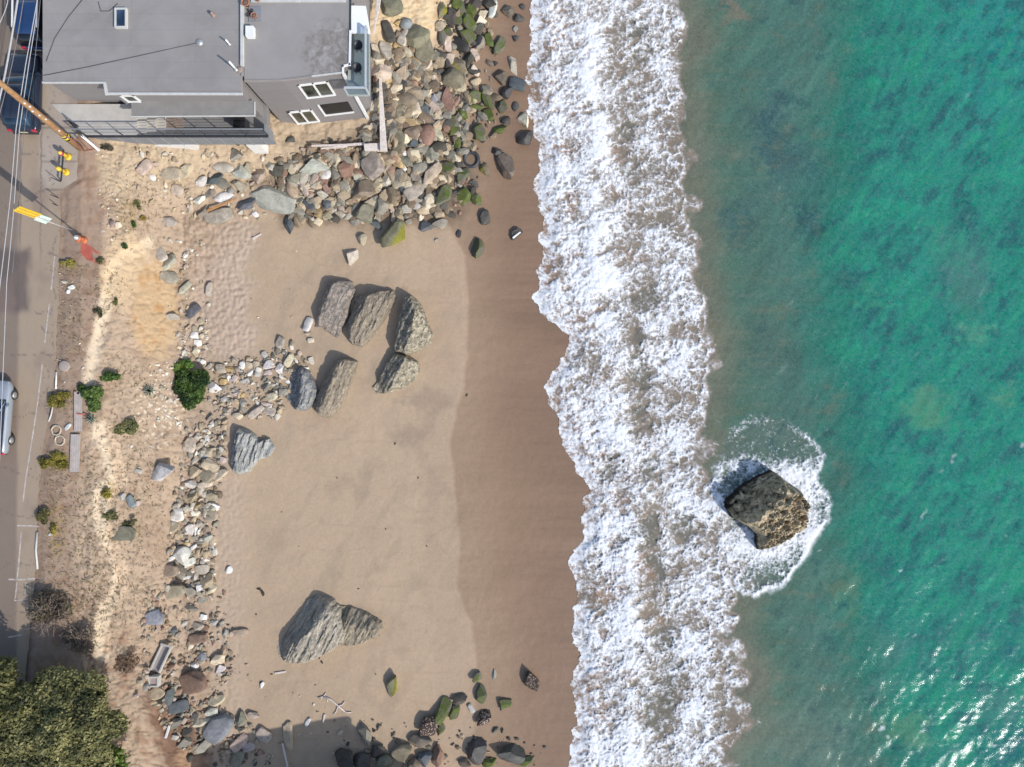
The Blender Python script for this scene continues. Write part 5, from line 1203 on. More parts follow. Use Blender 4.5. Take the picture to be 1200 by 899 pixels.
mCab = plain('grey cable sheath', (.36,.355,.36), .5, .1, 4, 0); mCab2 = plain('dark cable sheath', (.16,.14,.14), .6, .1, 4, 0)
for pts, z, r_, mm_, lb in [([(26,-50),(17,0),(2,85),(-8,140)], 13.2, .05, mCab, 'thickest pale overhead cable running past the pole top'),
      ([(9,-30),(5,0),(-3,28)], 12.6, .022, mCab, 'short pale cable crossing the top left corner'), ([(33,-50),(24,0),(10,75),(-2,135)], 12.4, .022, mCab2, 'thin brownish cable right of the thickest pale cable'),
      ([(52,-50),(42,0),(27,75),(20,115),(15,150),(9,230),(2,300),(-6,380)], 11.5, .024, mCab, 'left of two pale cables sagging along the street'),
      ([(47,-50),(41,20),(31,75),(25,110),(19,150),(12,250),(5,330),(1.5,440),(-1,540)], 11.4, .022, mCab, 'right of two pale cables, ending over the silver car'),
      ([(50,-40),(43,30),(37,75),(30,112),(24,160),(18,260),(14,320)], 11.0, .014, mCab2, 'thinnest dark cable nearest the house wall')]:
    q = [P(x, y, z) for x, y in pts]; P_ = []
    for a_, b2 in zip(q[:-1], q[1:]):
        for i in range(4): P_.append(a_.lerp(b2, i / 4))
    P_.append(q[-1]); P_ = [p + Vector((0, 0, -.25 * math.sin(PI * i / len(P_)))) for i, p in enumerate(P_)]
    tag(MB().tube(P_, r_, 8).build('overhead_cable', mm_), lb, 'cable', 'overhead cables')

def make_car(px, py, rz, paint, glassc, label, roofrails=False, plate=True, roofmat=None, L=4.5, Wd=1.84, H=1.62):
    z0 = Zg(max(px, -60), py) + .02
    c0 = P(px, py, z0)
    car = empty('parked_car', c0, label, 'car', 'cars parked along the street', rz)
    Mx = Matrix.Translation(c0) @ Matrix.Rotation(rz, 4, 'Z')
    T = lambda x, y, z: Mx @ Vector((x, y, z))
    hw = Wd / 2
    st = [(-.5, .80, .45, .78), (-.485, .93, .36, .90), (-.44, .985, .30, .96), (-.30, 1, .27, .98), (0, 1, .25, .97), (.22, 1, .25, .95), (.30, .99, .26, .92), (.42, .95, .29, .84), (.475, .86, .34, .76), (.5, .70, .42, .66)]
    V, n = [], 20
    for fy, fw, zl, zt in st:
        for k in range(n):
            t_ = 2 * PI * k / n; cx_, cy_ = math.cos(t_), math.sin(t_)
            x = math.copysign(abs(cx_) ** .38, cx_) * hw * fw; z = (zl + zt) / 2 + math.copysign(abs(cy_) ** .45, cy_) * (zt - zl) / 2
            V.append(T(x * (1 - .07 * max(0, (z - .7))), fy * L, z))
    m_ = len(st)
    F = [(i * n + k, i * n + (k + 1) % n, (i + 1) * n + (k + 1) % n, (i + 1) * n + k) for i in range(m_ - 1) for k in range(n)] + [list(range(n))[::-1], [(m_ - 1) * n + k for k in range(n)]]
    body = MB().add(V, F, True).build('body', paint, car)
    def loft(secs, name, mat, parent, n=20, e=.4):
        V = []
        for y, w_, zl, zt in secs:
            for k in range(n):
                t_ = 2 * PI * k / n; cx_, cy_ = math.cos(t_), math.sin(t_)
                zz = (zl + zt) / 2 + math.copysign(abs(cy_) ** e, cy_) * (zt - zl) / 2
                tp = 1 - .22 * max(0, (zz - .95)) / .65
                V.append(T(math.copysign(abs(cx_) ** e, cx_) * w_ * tp, y, zz))
        F = [(i * n + k, i * n + (k + 1) % n, (i + 1) * n + (k + 1) % n, (i + 1) * n + k) for i in range(len(secs) - 1) for k in range(n)] + [list(range(n))[::-1], [(len(secs) - 1) * n + k for k in range(n)]]
        return MB().add(V, F, True).build(name, mat, parent)
    loft([(-.485 * L, hw * .84, .88, 1.0), (-.43 * L, hw * .90, .88, H - .22), (-.36 * L, hw * .93, .88, H - .05), (-.05 * L, hw * .95, .88, H - .02), (.06 * L, hw * .94, .88, H - .06), (.15 * L, hw * .92, .88, H - .32), (.245 * L, hw * .90, .86, .98)], 'windows', glassc, car)
    loft([(-.40 * L, hw * .86, H - .09, H - .03), (-.30 * L, hw * .93, H - .09, H + .01), (-.05 * L, hw * .95, H - .08, H + .02), (.05 * L, hw * .90, H - .10, H - .02)], 'roof', roofmat or paint, car, e=.6)
    for sx_ in (-1, 1):
        for fy in (-.31, .31):
            c = T(sx_ * (hw - .10), fy * L, .33); Rm = Matrix.Rotation(rz, 3, 'Z') @ Matrix.Rotation(PI / 2, 3, 'Y')
            w_ = MB().lathe(c, [(.2, -.11), (.31, -.11), (.335, -.06), (.335, .06), (.31, .11), (.2, .11)], 22, Rm).build('wheel', mDark, car)
            MB().lathe(c, [(.05, -.12), (.2, -.115), (.2, .115), (.05, .12)], 14, Rm).build('rim', mMetal, w_)
        MB().box(T(sx_ * (hw + .10), .16 * L, 1.02), (.2, .14, .15), rz).build('mirror', paint, car, .03)
        MB().box(T(sx_ * hw * .76, -.487 * L, .78), (.26, .14, .30), rz).build('tail_light', plain('red lamp lens', (.40,.03,.05), .25, .1, 4, 0), car, .03)
        MB().box(T(sx_ * hw * .66, .478 * L, .66), (.34, .12, .14), rz).build('headlight', mMetal, car, .03)
        MB().tube([T(sx_ * hw * .90, .22 * L, 1.0), T(sx_ * hw * .80, .05 * L, H - .03)], .03, 6).build('pillar', paint, car)
        if roofrails: MB().bar(T(sx_ * hw * .80, -.33 * L, H + .06), T(sx_ * hw * .80, .02 * L, H + .06), .07).build('roof_rail', mTrim, car)
    MB().box(T(0, -.499 * L, .62), (.46, .04, .14), rz).build('number_plate', plain('pale number plate', (.62,.52,.34), .5, .05, 4, 0), car)
    MB().box(T(0, -.497 * L, .42), (Wd * .8, .12, .16), rz).build('bumper', mDark, car, .03)
    return car
pNavy = plain('dark navy car paint', (.020,.026,.042), .18, .1, 2, 0); pBlue = plain('blue car paint', (.018,.045,.12), .18, .1, 2, 0); pSilver = plain('silver blue car paint', (.33,.36,.40), .2, .05, 2, 0, .3)
gBlue = glass('tinted car glass', (.012,.03,.055), .05); gDark = glass('dark car glass', (.008,.010,.014), .05)
make_car(37, 114, rad(-1), pNavy, gBlue, 'dark navy car parked under the leaning pole, red tail lamps showing', L=4.9, Wd=1.95, H=1.72)
make_car(53, 20, rad(-1), pBlue, gDark, 'blue car with white roof rails, half hidden by the roof edge', True, L=4.8, Wd=1.9, H=1.75)
make_car(3, 488, rad(-4), pSilver, gBlue, 'silver blue car cut off by the left edge', roofmat=gBlue, L=4.6, H=1.45)

# hydrant, sign, bollards, stakes
mRedO = plain('faded orange red paint', (.42,.12,.05), .5, .25, 6, .1); mYel = plain('yellow paint', (.66,.44,.04), .5, .12, 5, .1)
hy = empty('fire_hydrant', G(98.5, 281.5), 'faded orange hydrant with a silver cap on the kerb', 'hydrant'); b0 = G(98.5, 281.5)
MB().lathe(b0, [(.24, 0), (.24, .06), (.17, .09), (.165, .55), (.21, .58), (.21, .64), (.17, .66), (.15, .76)], 20).build('barrel', mRedO, hy)
MB().lathe(b0 + Vector((0, 0, .76)), [(.17, 0), (.15, .08), (.08, .14), (.05, .15), (.05, .21), (.01, .21)], 16).build('cap', plain('silver paint', (.55,.53,.52), .35, .1, 4, .05, .5), hy)
for a in (0, 2.1, 4.2):
    d = Vector((math.cos(a), math.sin(a), 0)); q = b0 + Vector((0, 0, .46))
    MB().tube([q + d * .12, q + d * .26], .085, 12).build('nozzle', mRedO, hy)
sg = empty('street_sign', G(87.5, 270.5), 'sign post with a tall yellow panel above a white green plate', 'sign'); b0 = G(87.5, 270.5)
MB().tube([b0, b0 + Vector((0, 0, 3.6))], .042, 8).build('post', plain('grey galvanised steel', (.52,.50,.49), .5, .1, 4, 0, .4), sg)
MB().box(b0 + Vector((-.05, .05, 2.85)), (.5, .03, 1.0), rad(38)).build('plate', plain('white green sign', (.50,.64,.56), .5, .18, 2.2, 0), sg)
ypan = MB().box(b0 + Vector((.03, .10, 4.25)), (.46, .05, 1.75), rad(32)).build('panel', mYel, sg)
for dx in (-.11, .11):
    MB().box(b0 + Vector((.03 + dx * math.cos(rad(32)), .07 + dx * math.sin(rad(32)), 4.25)), (.05, .05, 1.6), rad(32)).build('rib', plain('yellow ochre paint', (.50,.30,.03), .5, .1, 5, 0), ypan)
MB().tube([b0 + Vector((.03, .12, 3.3)), b0 + Vector((.03, .12, 5.1))], .03, 8).build('bracket', mMetal, sg)
def bollard(px, py, label, band):
    o = empty('bollard', G(px, py), label, 'bollard', 'yellow bollards at the kerb'); b0 = G(px, py)
    MB().lathe(b0, [(.13, 0), (.125, .8), (.09, .88), (.02, .92)], 16).build('post', mYel, o)
    MB().lathe(b0, [(.24, 0), (.2, .1), (.13, .13)], 16).build('base', mYel, o)
    MB().lathe(b0, [(.135, .62), (.135, .80)], 16).build('band', band, o)
bollard(80, 184, 'upper yellow bollard with a red band below the pole', plain('red band', (.45,.05,.10), .5, .1, 5, 0)); bollard(77.5, 202, 'lower yellow bollard near the concrete kerb end', mYel)
for i, (x, y, lb) in enumerate([(71, 213, 'thin dark stake just below the yellow bollards'), (68.5, 232, 'thin dark stake nearest the street sign'), (67.5, 241, 'shortest dark stake right above the sign post shadow')]):
    b0 = G(x, y); s_ = MB().tube([b0, b0 + Vector((.0, 0, [.9, .75, .5][i]))], .03, 7); tag(s_.build('stake', mDark), lb, 'stake', 'stakes along the kerb')
bn = empty('roadside_barrier', G(73, 190), 'dark low rail joining the two yellow bollards', 'rail')
MB().bar(G(74.5, 176, .55), G(71.5, 212, .55), .07).build('rail', mDark, bn)
for x, y in ((74.5, 176), (71.5, 212)): MB().bar(G(x, y), G(x, y, .56), .06).build('post', mDark, bn)

# planks, rings, covers on the shoulder
mGreyW = wood('grey weathered boards', (.37,.32,.29), .7, .2)
def plank(a_, b2, w_, dz, label, name='timber_plank', mat=None, th=.09, cat='plank'):
    A_, B2 = G(*a_, dz), G(*b2, dz); d = B2 - A_; q = d.to_track_quat('Y', 'Z').to_matrix()
    o = MB().box((A_ + B2) / 2, (w_, d.length, th), M=q).build(name, mat or mGreyW, None, .012)
    return tag(o, label, cat)
p1 = empty('walkway_board', G(91.5, 483), 'upper grey board walkway section with a notched end', 'boards')
for i, dx in enumerate((-3.1, 0, 3.1)):
    A_, B2 = G(91.5 + dx, 462 if i == 1 else 459, .14), G(91.5 + dx, 505.5, .14)
    MB().box((A_ + B2) / 2, (.155, (B2 - A_).length, .06), M=(B2 - A_).to_track_quat('Y', 'Z').to_matrix()).build('board', mGreyW, p1)
p2 = empty('walkway_board', G(88, 531), 'lower grey board walkway section beside yellow grass', 'boards')
for i, dx in enumerate((-4, -1.3, 1.4, 4.1)):
    A_, B2 = G(88.6 + dx, 509, .14), G(87 + dx, 553, .14)
    MB().box((A_ + B2) / 2, (.145, (B2 - A_).length, .06), M=(B2 - A_).to_track_quat('Y', 'Z').to_matrix()).build('board', mGreyW, p2)
tag(MB().bar(G(90, 485, .21), G(100, 486, .16), .06).build('red_bar', plain('red paint', (.45,.08,.05), .6, .2, 5, .1)), 'short red bar lying across the upper walkway boards', 'bar')
for (x, y, rr_, lb) in [(66, 504, .30, 'upper pale ring of rope on the roadside'), (70, 516, .30, 'lower pale ring of rope on the roadside')]:
    tag(MB().torus(G(x, y, .05), rr_, .05, 26, 8, jit=.08).build('rope_ring', plain('pale rope', (.45,.38,.28), .9, .2, 9, .4)), lb, 'ring', 'roadside rings')
tag(MB().lathe(G(76.5, 429, -.02), [(.36, 0), (.35, .12), (.30, .15), (.02, .15)], 22).build('concrete_cover', plain('tan concrete', (.33,.27,.23), .9, .15, 3, .4)), 'round tan concrete cover on the brown shoulder', 'cover')
tag(MB().tube([G(66, 436, .05), G(65.5, 456, .05)], .05, 8).build('kerb_rail', mTrim), 'short white rail along the pavement edge', 'rail')
tag(MB().tube([G(63, 470, .06), G(60, 486, .06), G(57, 494, .05)], .045, 8).build('kerb_pipe', mDull), 'pale bent pipe along the pavement edge above the rope', 'pipe')
tag(MB().tube([G(43.5, 624, .06), G(42, 645, .06), G(44, 667, .06)], .06, 8).build('kerb_timber', mDull), 'pale crooked timber along the lower pavement edge', 'timber')

# timbers and drift on the rubble and sand
mDrift = wood('bleached driftwood', (.56,.49,.44), 1.2, .25); mRustW = wood('rusty orange wood', (.40,.20,.08), 1.2, .3)
def beam(pts, w0, w1, dz, label, name='driftwood_beam', mat=None, cat='beam', group=None):
    q = [G(x, y, dz) for x, y in pts]; mb = MB(); n = len(q); V = []
    for i, p in enumerate(q):
        d = (q[min(i + 1, n - 1)] - q[max(i - 1, 0)]).normalized(); s_ = Vector((-d.y, d.x, 0)).normalized(); w_ = w0 + (w1 - w0) * i / (n - 1)
        h_ = max(w_ * .6, .08)
        V += [p + s_ * w_ / 2 + Vector((0, 0, h_ / 2)), p - s_ * w_ / 2 + Vector((0, 0, h_ / 2)), p - s_ * w_ / 2 - Vector((0, 0, h_ / 2)), p + s_ * w_ / 2 - Vector((0, 0, h_ / 2))]
    F = [(i * 4 + k, i * 4 + (k + 1) % 4, i * 4 + 4 + (k + 1) % 4, i * 4 + 4 + k) for i in range(n - 1) for k in range(4)] + [(3, 2, 1, 0), tuple(4 * (n - 1) + k for k in range(4))]
    return tag(mb.add(V, F).build(name, mat or mDrift, None, .02), label, cat, group)
beam([(445.5,91),(446.5,112),(447.6,135),(448.6,155),(449.6,177)], .16, .46, .95, 'upright bleached timber beam lying down the rubble by the balcony')
beam([(427,173),(440,172.6),(453.5,173)], .45, .50, .62, 'broad bleached plank meeting the upright timber at its lower end')
beam([(365,170.8),(385,170.5),(405,170),(428,168.5)], .13, .17, .50, 'long thin bleached pole across the rubble under the house')
beam([(376,174),(392,173),(407,171.5)], .10, .13, .45, 'shorter thin pole just under the long thin bleached pole')
beam([(444.5,-8),(443,8),(440.5,22),(437.5,40)], .30, .10, .75, 'pinkish white timber leaning at the top beside the balcony')
beam([(243,247),(254,242.5),(265,237.5),(276.5,232.5)], .17, .13, .45, 'rusty orange pole lying over pale stones', 'rusty_pole', mRustW, 'pole')
beam([(331,871),(334,885),(337.5,901)], .13, .11, .25, 'thin whitish pole beside the upright tan rock', 'pale_pole', mDrift, 'pole')
beam([(198.5,850),(196.5,857),(194,865)], .16, .16, .18, 'short white pipe on the red brown soil', 'white_pipe', mTrim, 'pipe')
beam([(296,280),(301,277),(306,274)], .16, .09, .06, 'small pale stick above the churned sand', 'driftwood_stick', mDrift, 'stick')
beam([(601,279),(606,275),(610,272)], .14, .10, .35, 'white stick on wet sand by the surf', 'driftwood_stick', mTrim, 'stick')
beam([(380.5,837),(378.5,847)], .12, .10, .05, 'short pale stick below the forked driftwood', 'driftwood_stick', mDrift, 'stick')
beam([(322,789),(329,788),(335,787)], .14, .12, .05, 'pale flat stick below the biggest grey rock', 'driftwood_stick', mDrift, 'stick')
br = MB()
for pts, r0, r1 in [([(379,816),(388,820),(396,827),(404,834)], .07, .05), ([(373,818),(379,816),(382,812)], .05, .03), ([(396,827),(401,826),(404,822)], .05, .03), ([(396,827),(394,834),(391,838)], .04, .025), ([(402,833),(407,835),(412,835)], .05, .03), ([(383,818),(384,823)], .035, .02)]:
    br.tube([G(x, y, .07) for x, y in pts], np.linspace(r0, r1, len(pts)).tolist(), 7)
tag(br.build('driftwood_branch', mDrift), 'forked bleached branch lying on open sand', 'branch')
tag(MB().torus(G(552, 187, .0), .50, .145, 34, 12, M=Matrix.Rotation(.12, 3, 'X')).build('old_tyre', plain('wet black rubber', (.035,.036,.04), .45, .25, 5, .3)), 'old dark tyre half sunk in the sand among mossy boulders', 'tyre')
chn = empty('concrete_channel', G(188, 771, .15), 'open pale concrete channel sloping down the dirt bank', 'channel')
A_, B2 = G(195.5, 758, .22), G(182, 787, .22); d = (B2 - A_); q = d.to_track_quat('Y', 'Z').to_matrix(); s_ = q @ Vector((1, 0, 0)); u3 = q @ Vector((0, 0, 1)); mid_ = (A_ + B2) / 2
MB().box(mid_, (.56, d.length, .08), M=q).build('floor', plain('pinkish concrete', (.36,.31,.28), .9, .12, 3, .3), chn)
for sg_ in (-1, 1): MB().box(mid_ + s_ * .31 * sg_ + u3 * .10, (.09, d.length, .26), M=q).build('side', mConc, chn)
MB().box(A_ - d.normalized() * .06 + u3 * .1, (.78, .12, .3), M=q).build('end_wall', mConc, chn)
cbx = empty('concrete_box', G(182, 797, .1), 'square pale concrete box below the channel', 'box'); b0 = G(182, 797, .2)
for dx, dy, w_, h_ in ((-.3, 0, .1, .7), (.3, 0, .1, .7), (0, .3, .5, .1), (0, -.3, .5, .1)): MB().box(b0 + Vector((dx, dy, .1)), (w_, h_, .42)).build('side', mConc, cbx)
MB().box(b0 + Vector((0, 0, .12)), (.5, .5, .2)).build('infill', plain('pinkish rubble', (.34,.27,.25), .95, .2, 6, .4), cbx)

# ------------------------------------------------------------------ plants
def leaf_mat(name):
    m, t, b = nodes(name); at = N(t, 'ShaderNodeAttribute', attribute_name='tint')
    t.links.new(at.outputs['Color'], b.inputs['Base Color']); b.inputs['Roughness'].default_value = .6; b.inputs['Specular IOR Level'].default_value = .3
    tr = N(t, 'ShaderNodeBsdfTranslucent'); t.links.new(at.outputs['Color'], tr.inputs[0])
    mx = N(t, 'ShaderNodeMixShader'); mx.inputs[0].default_value = .25
    out = t.nodes['Material Output']; t.links.new(b.outputs[0], mx.inputs[1]); t.links.new(tr.outputs[0], mx.inputs[2]); t.links.new(mx.outputs[0], out.inputs[0])
    return m
mLeaf = leaf_mat('leaves')
def leaves(name, blobs, n, size, cols, parent, rg, elong=1.7, droop=0.5, shell=.55):
    """many small leaf blades through overlapping clumps; blobs: (x, y, z, rx, ry, rz)"""
    B = np.array(blobs); w = B[:, 3] * B[:, 4]; pick = rg.choice(len(B), n, p=w / w.sum()); b = B[pick]
    d = rg.normal(size=(n, 3)); d /= np.linalg.norm(d, axis=1)[:, None]; d[:, 2] = np.abs(d[:, 2]) * np.where(rg.random(n) < .85, 1, -1)
    lump = 1 + .28 * fbm(d[:, 0] * 2.2 + pick * 3.1, d[:, 1] * 2.2 + d[:, 2] * 1.4, 3, 5)
    rad_ = (shell + (1 - shell) * rg.random(n) ** .6) * lump
    C = b[:, :3] + d * b[:, 3:6] * rad_[:, None]
    nrm = d * .6 + rg.normal(size=(n, 3)) * .55 + np.array([0, 0, .5]); nrm /= np.linalg.norm(nrm, axis=1)[:, None]
    t1 = np.cross(nrm, rg.normal(size=(n, 3))); t1 /= np.linalg.norm(t1, axis=1)[:, None] + 1e-9
    t2 = np.cross(nrm, t1); s = size * rg.uniform(.6, 1.35, n)[:, None]
    V = np.stack([C - t1 * s * elong * .5, C + t2 * s * .42 - t1 * s * .05, C + t1 * s * elong * .5, C - t2 * s * .42 - t1 * s * .05], 1).reshape(-1, 3)
    F = np.arange(n * 4).reshape(-1, 4)
    cols = np.array(cols); clump = fbm(C[:, 0] * .9, C[:, 1] * .9, 3, 7) + rg.normal(0, .16, n)
    f = np.clip(.5 + 1.0 * clump, 0, .999) * (len(cols) - 1); i = f.astype(int); fr = (f - i)[:, None]
    col_ = (cols[i] * (1 - fr) + cols[i + 1] * fr) * rg.uniform(.75, 1.25, (n, 1))
    chain = Matrix.Identity(4); p = parent
    while p is not None: chain = p.matrix_basis @ chain; p = p.parent
    off_ = np.array(chain.translation)
    me = np_mesh(name, V - off_, F, smooth=False); pcol(me, 'tint', np.repeat(np.concatenate([np.clip(col_, 0.003, .8), np.ones((n, 1))], 1), 4, 0)); me.materials.append(mLeaf)
    return link(bpy.data.objects.new(name, me), parent)
mBark = wood('grey brown bark', (.17,.12,.085), 1.5, .3)
def shrub(px, py, rx, ry, h, n, size, cols, label, seed, name='shrub', nb_=7, group=None, elong=1.7):
    rg = np.random.default_rng(seed); b0 = G(px, py); k = (CAM_Z - b0.z) / FPX
    o = empty(name, b0, label, name.replace('_', ' ').split()[-1] if name != 'shrub' else 'shrub', group)
    blobs = [(b0.x + rg.uniform(-.6, .6) * rx * k, b0.y + rg.uniform(-.6, .6) * ry * k, b0.z + h * rg.uniform(.25, .6), rx * k * rg.uniform(.26, .55), ry * k * rg.uniform(.26, .50), h * rg.uniform(.3, .5)) for _ in range(nb_)]
    leaves('foliage', blobs, n, size, cols, o, rg, elong)
    st_ = MB()
    for bl_ in blobs[:5]: st_.tube([b0 + Vector((0, 0, -.05)), Vector(bl_[:3]).lerp(b0, .3), Vector(bl_[:3]) + Vector((0, 0, bl_[5] * .4))], [.04, .03, .012], 6)
    st_.build('stem', mBark, o)
    return o
GRN = [(.025,.05,.012), (.055,.10,.02), (.10,.16,.035), (.16,.22,.06)]
YEL = [(.10,.09,.02), (.20,.17,.03), (.32,.26,.05), (.40,.34,.09)]
OLV = [(.06,.065,.025), (.12,.125,.045), (.19,.19,.07), (.26,.25,.11)]
DRY = [(.12,.09,.06), (.20,.15,.10), (.28,.22,.15), (.36,.29,.2)]
shrub(227,456,22,31,1.2,5200,.13,[(.015,.035,.010),(.035,.07,.014),(.07,.12,.022),(.14,.19,.04)], 'largest dense green bush at the top of the stone strip', 38, 'bush', 7)
shrub(217,430,13,10,.7,1300,.12,[(.03,.07,.012),(.06,.14,.02),(.12,.22,.04),(.18,.26,.06)], 'bright green low bush touching the top of the largest bush', 32, 'bush', 5)
shrub(132,441,13,9,.7,1100,.15,GRN, 'round fresh green bush alone on bare dirt', 33, 'bush', 5)
shrub(112,468,12,17,.8,1500,.15,GRN, 'fresh green bush right of the upper walkway boards', 34, 'bush', 6)
shrub(98,456,6,6,.4,300,.12,GRN, 'small green tuft above the upper walkway boards', 35, 'bush', 3)
shrub(71,470,16,13,.35,1100,.11,YEL[:3] + [(.2,.24,.07)], 'yellow green weeds left of the upper walkway boards', 36, 'weed', 7)
shrub(68,538,15,11,.35,1200,.11,YEL, 'golden yellow weeds left of the lower walkway boards', 37, 'weed', 7)
shrub(53,543,8,8,.3,420,.10,YEL, 'small golden weed patch at the pavement edge', 38, 'weed', 4)
shrub(150,499,17,13,.5,1100,.11,OLV + [(.22,.17,.09)], 'olive and brown low shrub at the head of the pale track', 39, 'shrub', 7)
shrub(125,577,9,8,.4,420,.10,YEL, 'golden tuft on the pale track', 40, 'weed', 4)
shrub(51,604,8,12,.45,700,.11,[(.05,.045,.02),(.10,.09,.035),(.16,.14,.05),(.2,.17,.07)], 'dark olive tuft beside the end of the white line', 41, 'weed', 5)
shrub(62,622,7,12,.25,320,.09,YEL, 'sparse yellow grass right of the dark olive tuft', 42, 'weed', 4)
shrub(127,602,12,8,.25,420,.09,OLV, 'grey green low plants beside the pale track', 43, 'weed', 5)
shrub(152,612,13,5,.3,420,.10,OLV, 'dark olive fringe above the low olive outcrop', 44, 'weed', 5)
shrub(169,257,5,5,.4,260,.10,[(.12,.09,.02),(.2,.15,.03),(.28,.2,.04),(.3,.25,.08)], 'ochre tuft on the bank below the terrace', 45, 'weed', 3)
shrub(157,263,4,4,.3,180,.10,GRN, 'small green weed left of the ochre tuft', 46, 'weed', 3)
shrub(162,241,6,8,.3,240,.09,OLV, 'sparse olive weeds above the ochre tuft', 47, 'weed', 4)
shrub(148,289,6,5,.35,260,.11,GRN, 'small green plant at the top of the pale track', 48, 'weed', 3)
shrub(79,309,14,5,.25,420,.09,YEL[:3] + [(.25,.24,.09)], 'yellow green weeds by the red ground paint', 49, 'weed', 5)
shrub(119,306,5,4,.3,160,.09,OLV, 'grey green weed at the tip of the red paint', 50, 'weed', 3)
shrub(116,367,6,8,.3,320,.09,[(.05,.05,.03),(.1,.1,.05),(.15,.15,.08),(.2,.2,.1)], 'dark grey green weed on the pale track', 51, 'weed', 4)
shrub(137,352,5,6,.25,160,.08,OLV, 'olive weed right of the pale track', 52, 'weed', 3)
shrub(129,176,8,5,.5,420,.09,[(.03,.03,.02),(.06,.055,.035),(.10,.08,.05),(.12,.1,.07)], 'dark dry shrub at the white terrace footing', 53, 'shrub', 4)
for i, (x, y, n_, s_) in enumerate([(176, 458, 26, .62), (108, 491, 22, .52)]):
    ag = empty('agave', G(x, y), ['grey green spiky agave left of the largest bush', 'grey green spiky agave right of the walkway boards'][i], 'agave', 'agaves'); b0 = G(x, y, .05)
    mA = plain('agave leaf', (.24,.27,.20), .6, .25, 4, .1); rgx = random.Random(i)
    for k in range(n_):
        a = k * 2.4; el = .25 + 1.0 * (k / n_); d = Vector((math.cos(a) * math.cos(el), math.sin(a) * math.cos(el), math.sin(el))); s3 = Vector((-math.sin(a), math.cos(a), 0)); L_ = s_ * rgx.uniform(.8, 1.1)
        q = [b0, b0 + d * L_ * .5 + Vector((0, 0, -.02)), b0 + d * L_]
        MB().add([q[0] - s3 * .03, q[0] + s3 * .03, q[1] + s3 * .045, q[2], q[1] - s3 * .045, q[1] - Vector((0, 0, .03)), q[0] - Vector((0, 0, .03))], [(0, 1, 2, 4), (4, 2, 3), (0, 4, 5, 6), (1, 6, 5, 2), (4, 3, 5), (2, 5, 3)], True).build('leaf', mA, ag)
# dead brush above the trees
def brush(px, py, rx, ry, h, n, label, seed, leafn, cols):
    rg = np.random.default_rng(seed); b0 = G(px, py); k = (CAM_Z - b0.z) / FPX
    o = empty('dry_brush', b0, label, 'brush', 'dry brush beside the trees'); mb = MB()
    for i in range(n):
        a = rg.uniform(0, 2 * PI); e = rg.uniform(.3, 1); s0 = Vector((b0.x + rg.normal(0, .3) * rx * k * .6, b0.y + rg.normal(0, .3) * ry * k * .6, b0.z - .05))
        tip = Vector((b0.x + math.cos(a) * rx * k * e, b0.y + math.sin(a) * ry * k * e, b0.z + h * rg.uniform(.3, 1)))
        mid_ = s0.lerp(tip, .5) + Vector((rg.normal(0, .1), rg.normal(0, .1), h * .2))
        mb.tube([s0, mid_, tip], [.028, .018, .006], 5)
        for _ in range(3):
            t2 = mid_.lerp(tip, rg.uniform(.1, .9)) ; mb.tube([t2, t2 + Vector((rg.normal(0, .28), rg.normal(0, .28), rg.uniform(0, .3)))], [.011, .004], 4)
    mb.build('twigs', wood('dry twigs', (.26,.20,.16), 2, .3), o)
    leaves('foliage', [(b0.x + rg.uniform(-.6, .6) * rx * k, b0.y + rg.uniform(-.6, .6) * ry * k, b0.z + h * .35, rx * k * .45, ry * k * .45, h * .4) for _ in range(8)], leafn, .10, cols, o, rg)
brush(66,716,28,26,1.3,60,'grey brown dry brush between road and the lowest track', 61, 2600, [(.07,.055,.04),(.12,.09,.065),(.17,.13,.09),(.10,.11,.045)])
brush(98,746,22,20,1.0,42,'sparse pale dry brush right above the tree crowns', 62, 1500, [(.13,.10,.075),(.2,.155,.11),(.26,.2,.15),(.15,.13,.07)])
brush(150,775,20,14,.6,26,'low reddish dry brush right of the tree crowns', 63, 900, [(.13,.08,.05),(.2,.12,.075),(.26,.17,.11),(.2,.16,.09)])
def tree(px, py, rx, ry, h, n, label, seed, cols, size=.17):
    rg = np.random.default_rng(seed); b0 = G(px, py); k = (CAM_Z - b0.z - h * .6) / FPX
    o = empty('leafy_tree', b0, label, 'tree', 'trees in the lower left corner')
    nbl = 26; blobs = []
    for i in range(nbl):
        a = i * 2.39996; q = math.sqrt((i + .5) / nbl) * .80
        s = rg.uniform(.24, .36)
        blobs.append((b0.x + math.cos(a) * q * rx * k, b0.y + math.sin(a) * q * ry * k, b0.z + h * (.40 + .45 * (1 - q ** 1.6) * rg.uniform(.7, 1.15)), rx * k * s, ry * k * s, h * rg.uniform(.15, .24)))
    leaves('crown', blobs, n, size, cols, o, rg, 1.6, shell=.5)
    tr = MB().tube([b0 - Vector((0, 0, .2)), b0 + Vector((.05, 0, h * .25)), b0 + Vector((.1, .05, h * .5))], [.26, .2, .14], 12).build('trunk', mBark, o)
    for bl_ in blobs[::3]:
        c_ = Vector(bl_[:3]); MB().tube([b0 + Vector((.03, 0, h * .22)), (b0 + c_) / 2 + Vector((0, 0, h * .12)), c_], [.12, .07, .02], 7).build('limb', mBark, tr)
TR1 = [(.065,.066,.03), (.135,.133,.05), (.225,.21,.08), (.32,.29,.12)]
TR2 = [(.018,.032,.010), (.045,.075,.016), (.09,.125,.024), (.15,.18,.04)]
tree(98, 834, 84, 74, 4.2, 60000, 'biggest yellow green tree crown in the lower left corner', 71, TR1, .14)
tree(20, 805, 54, 62, 4.6, 24000, 'darker tree crown at the left edge over the road end', 72, [(.035,.042,.018),(.085,.088,.03),(.155,.15,.05),(.23,.21,.08)])
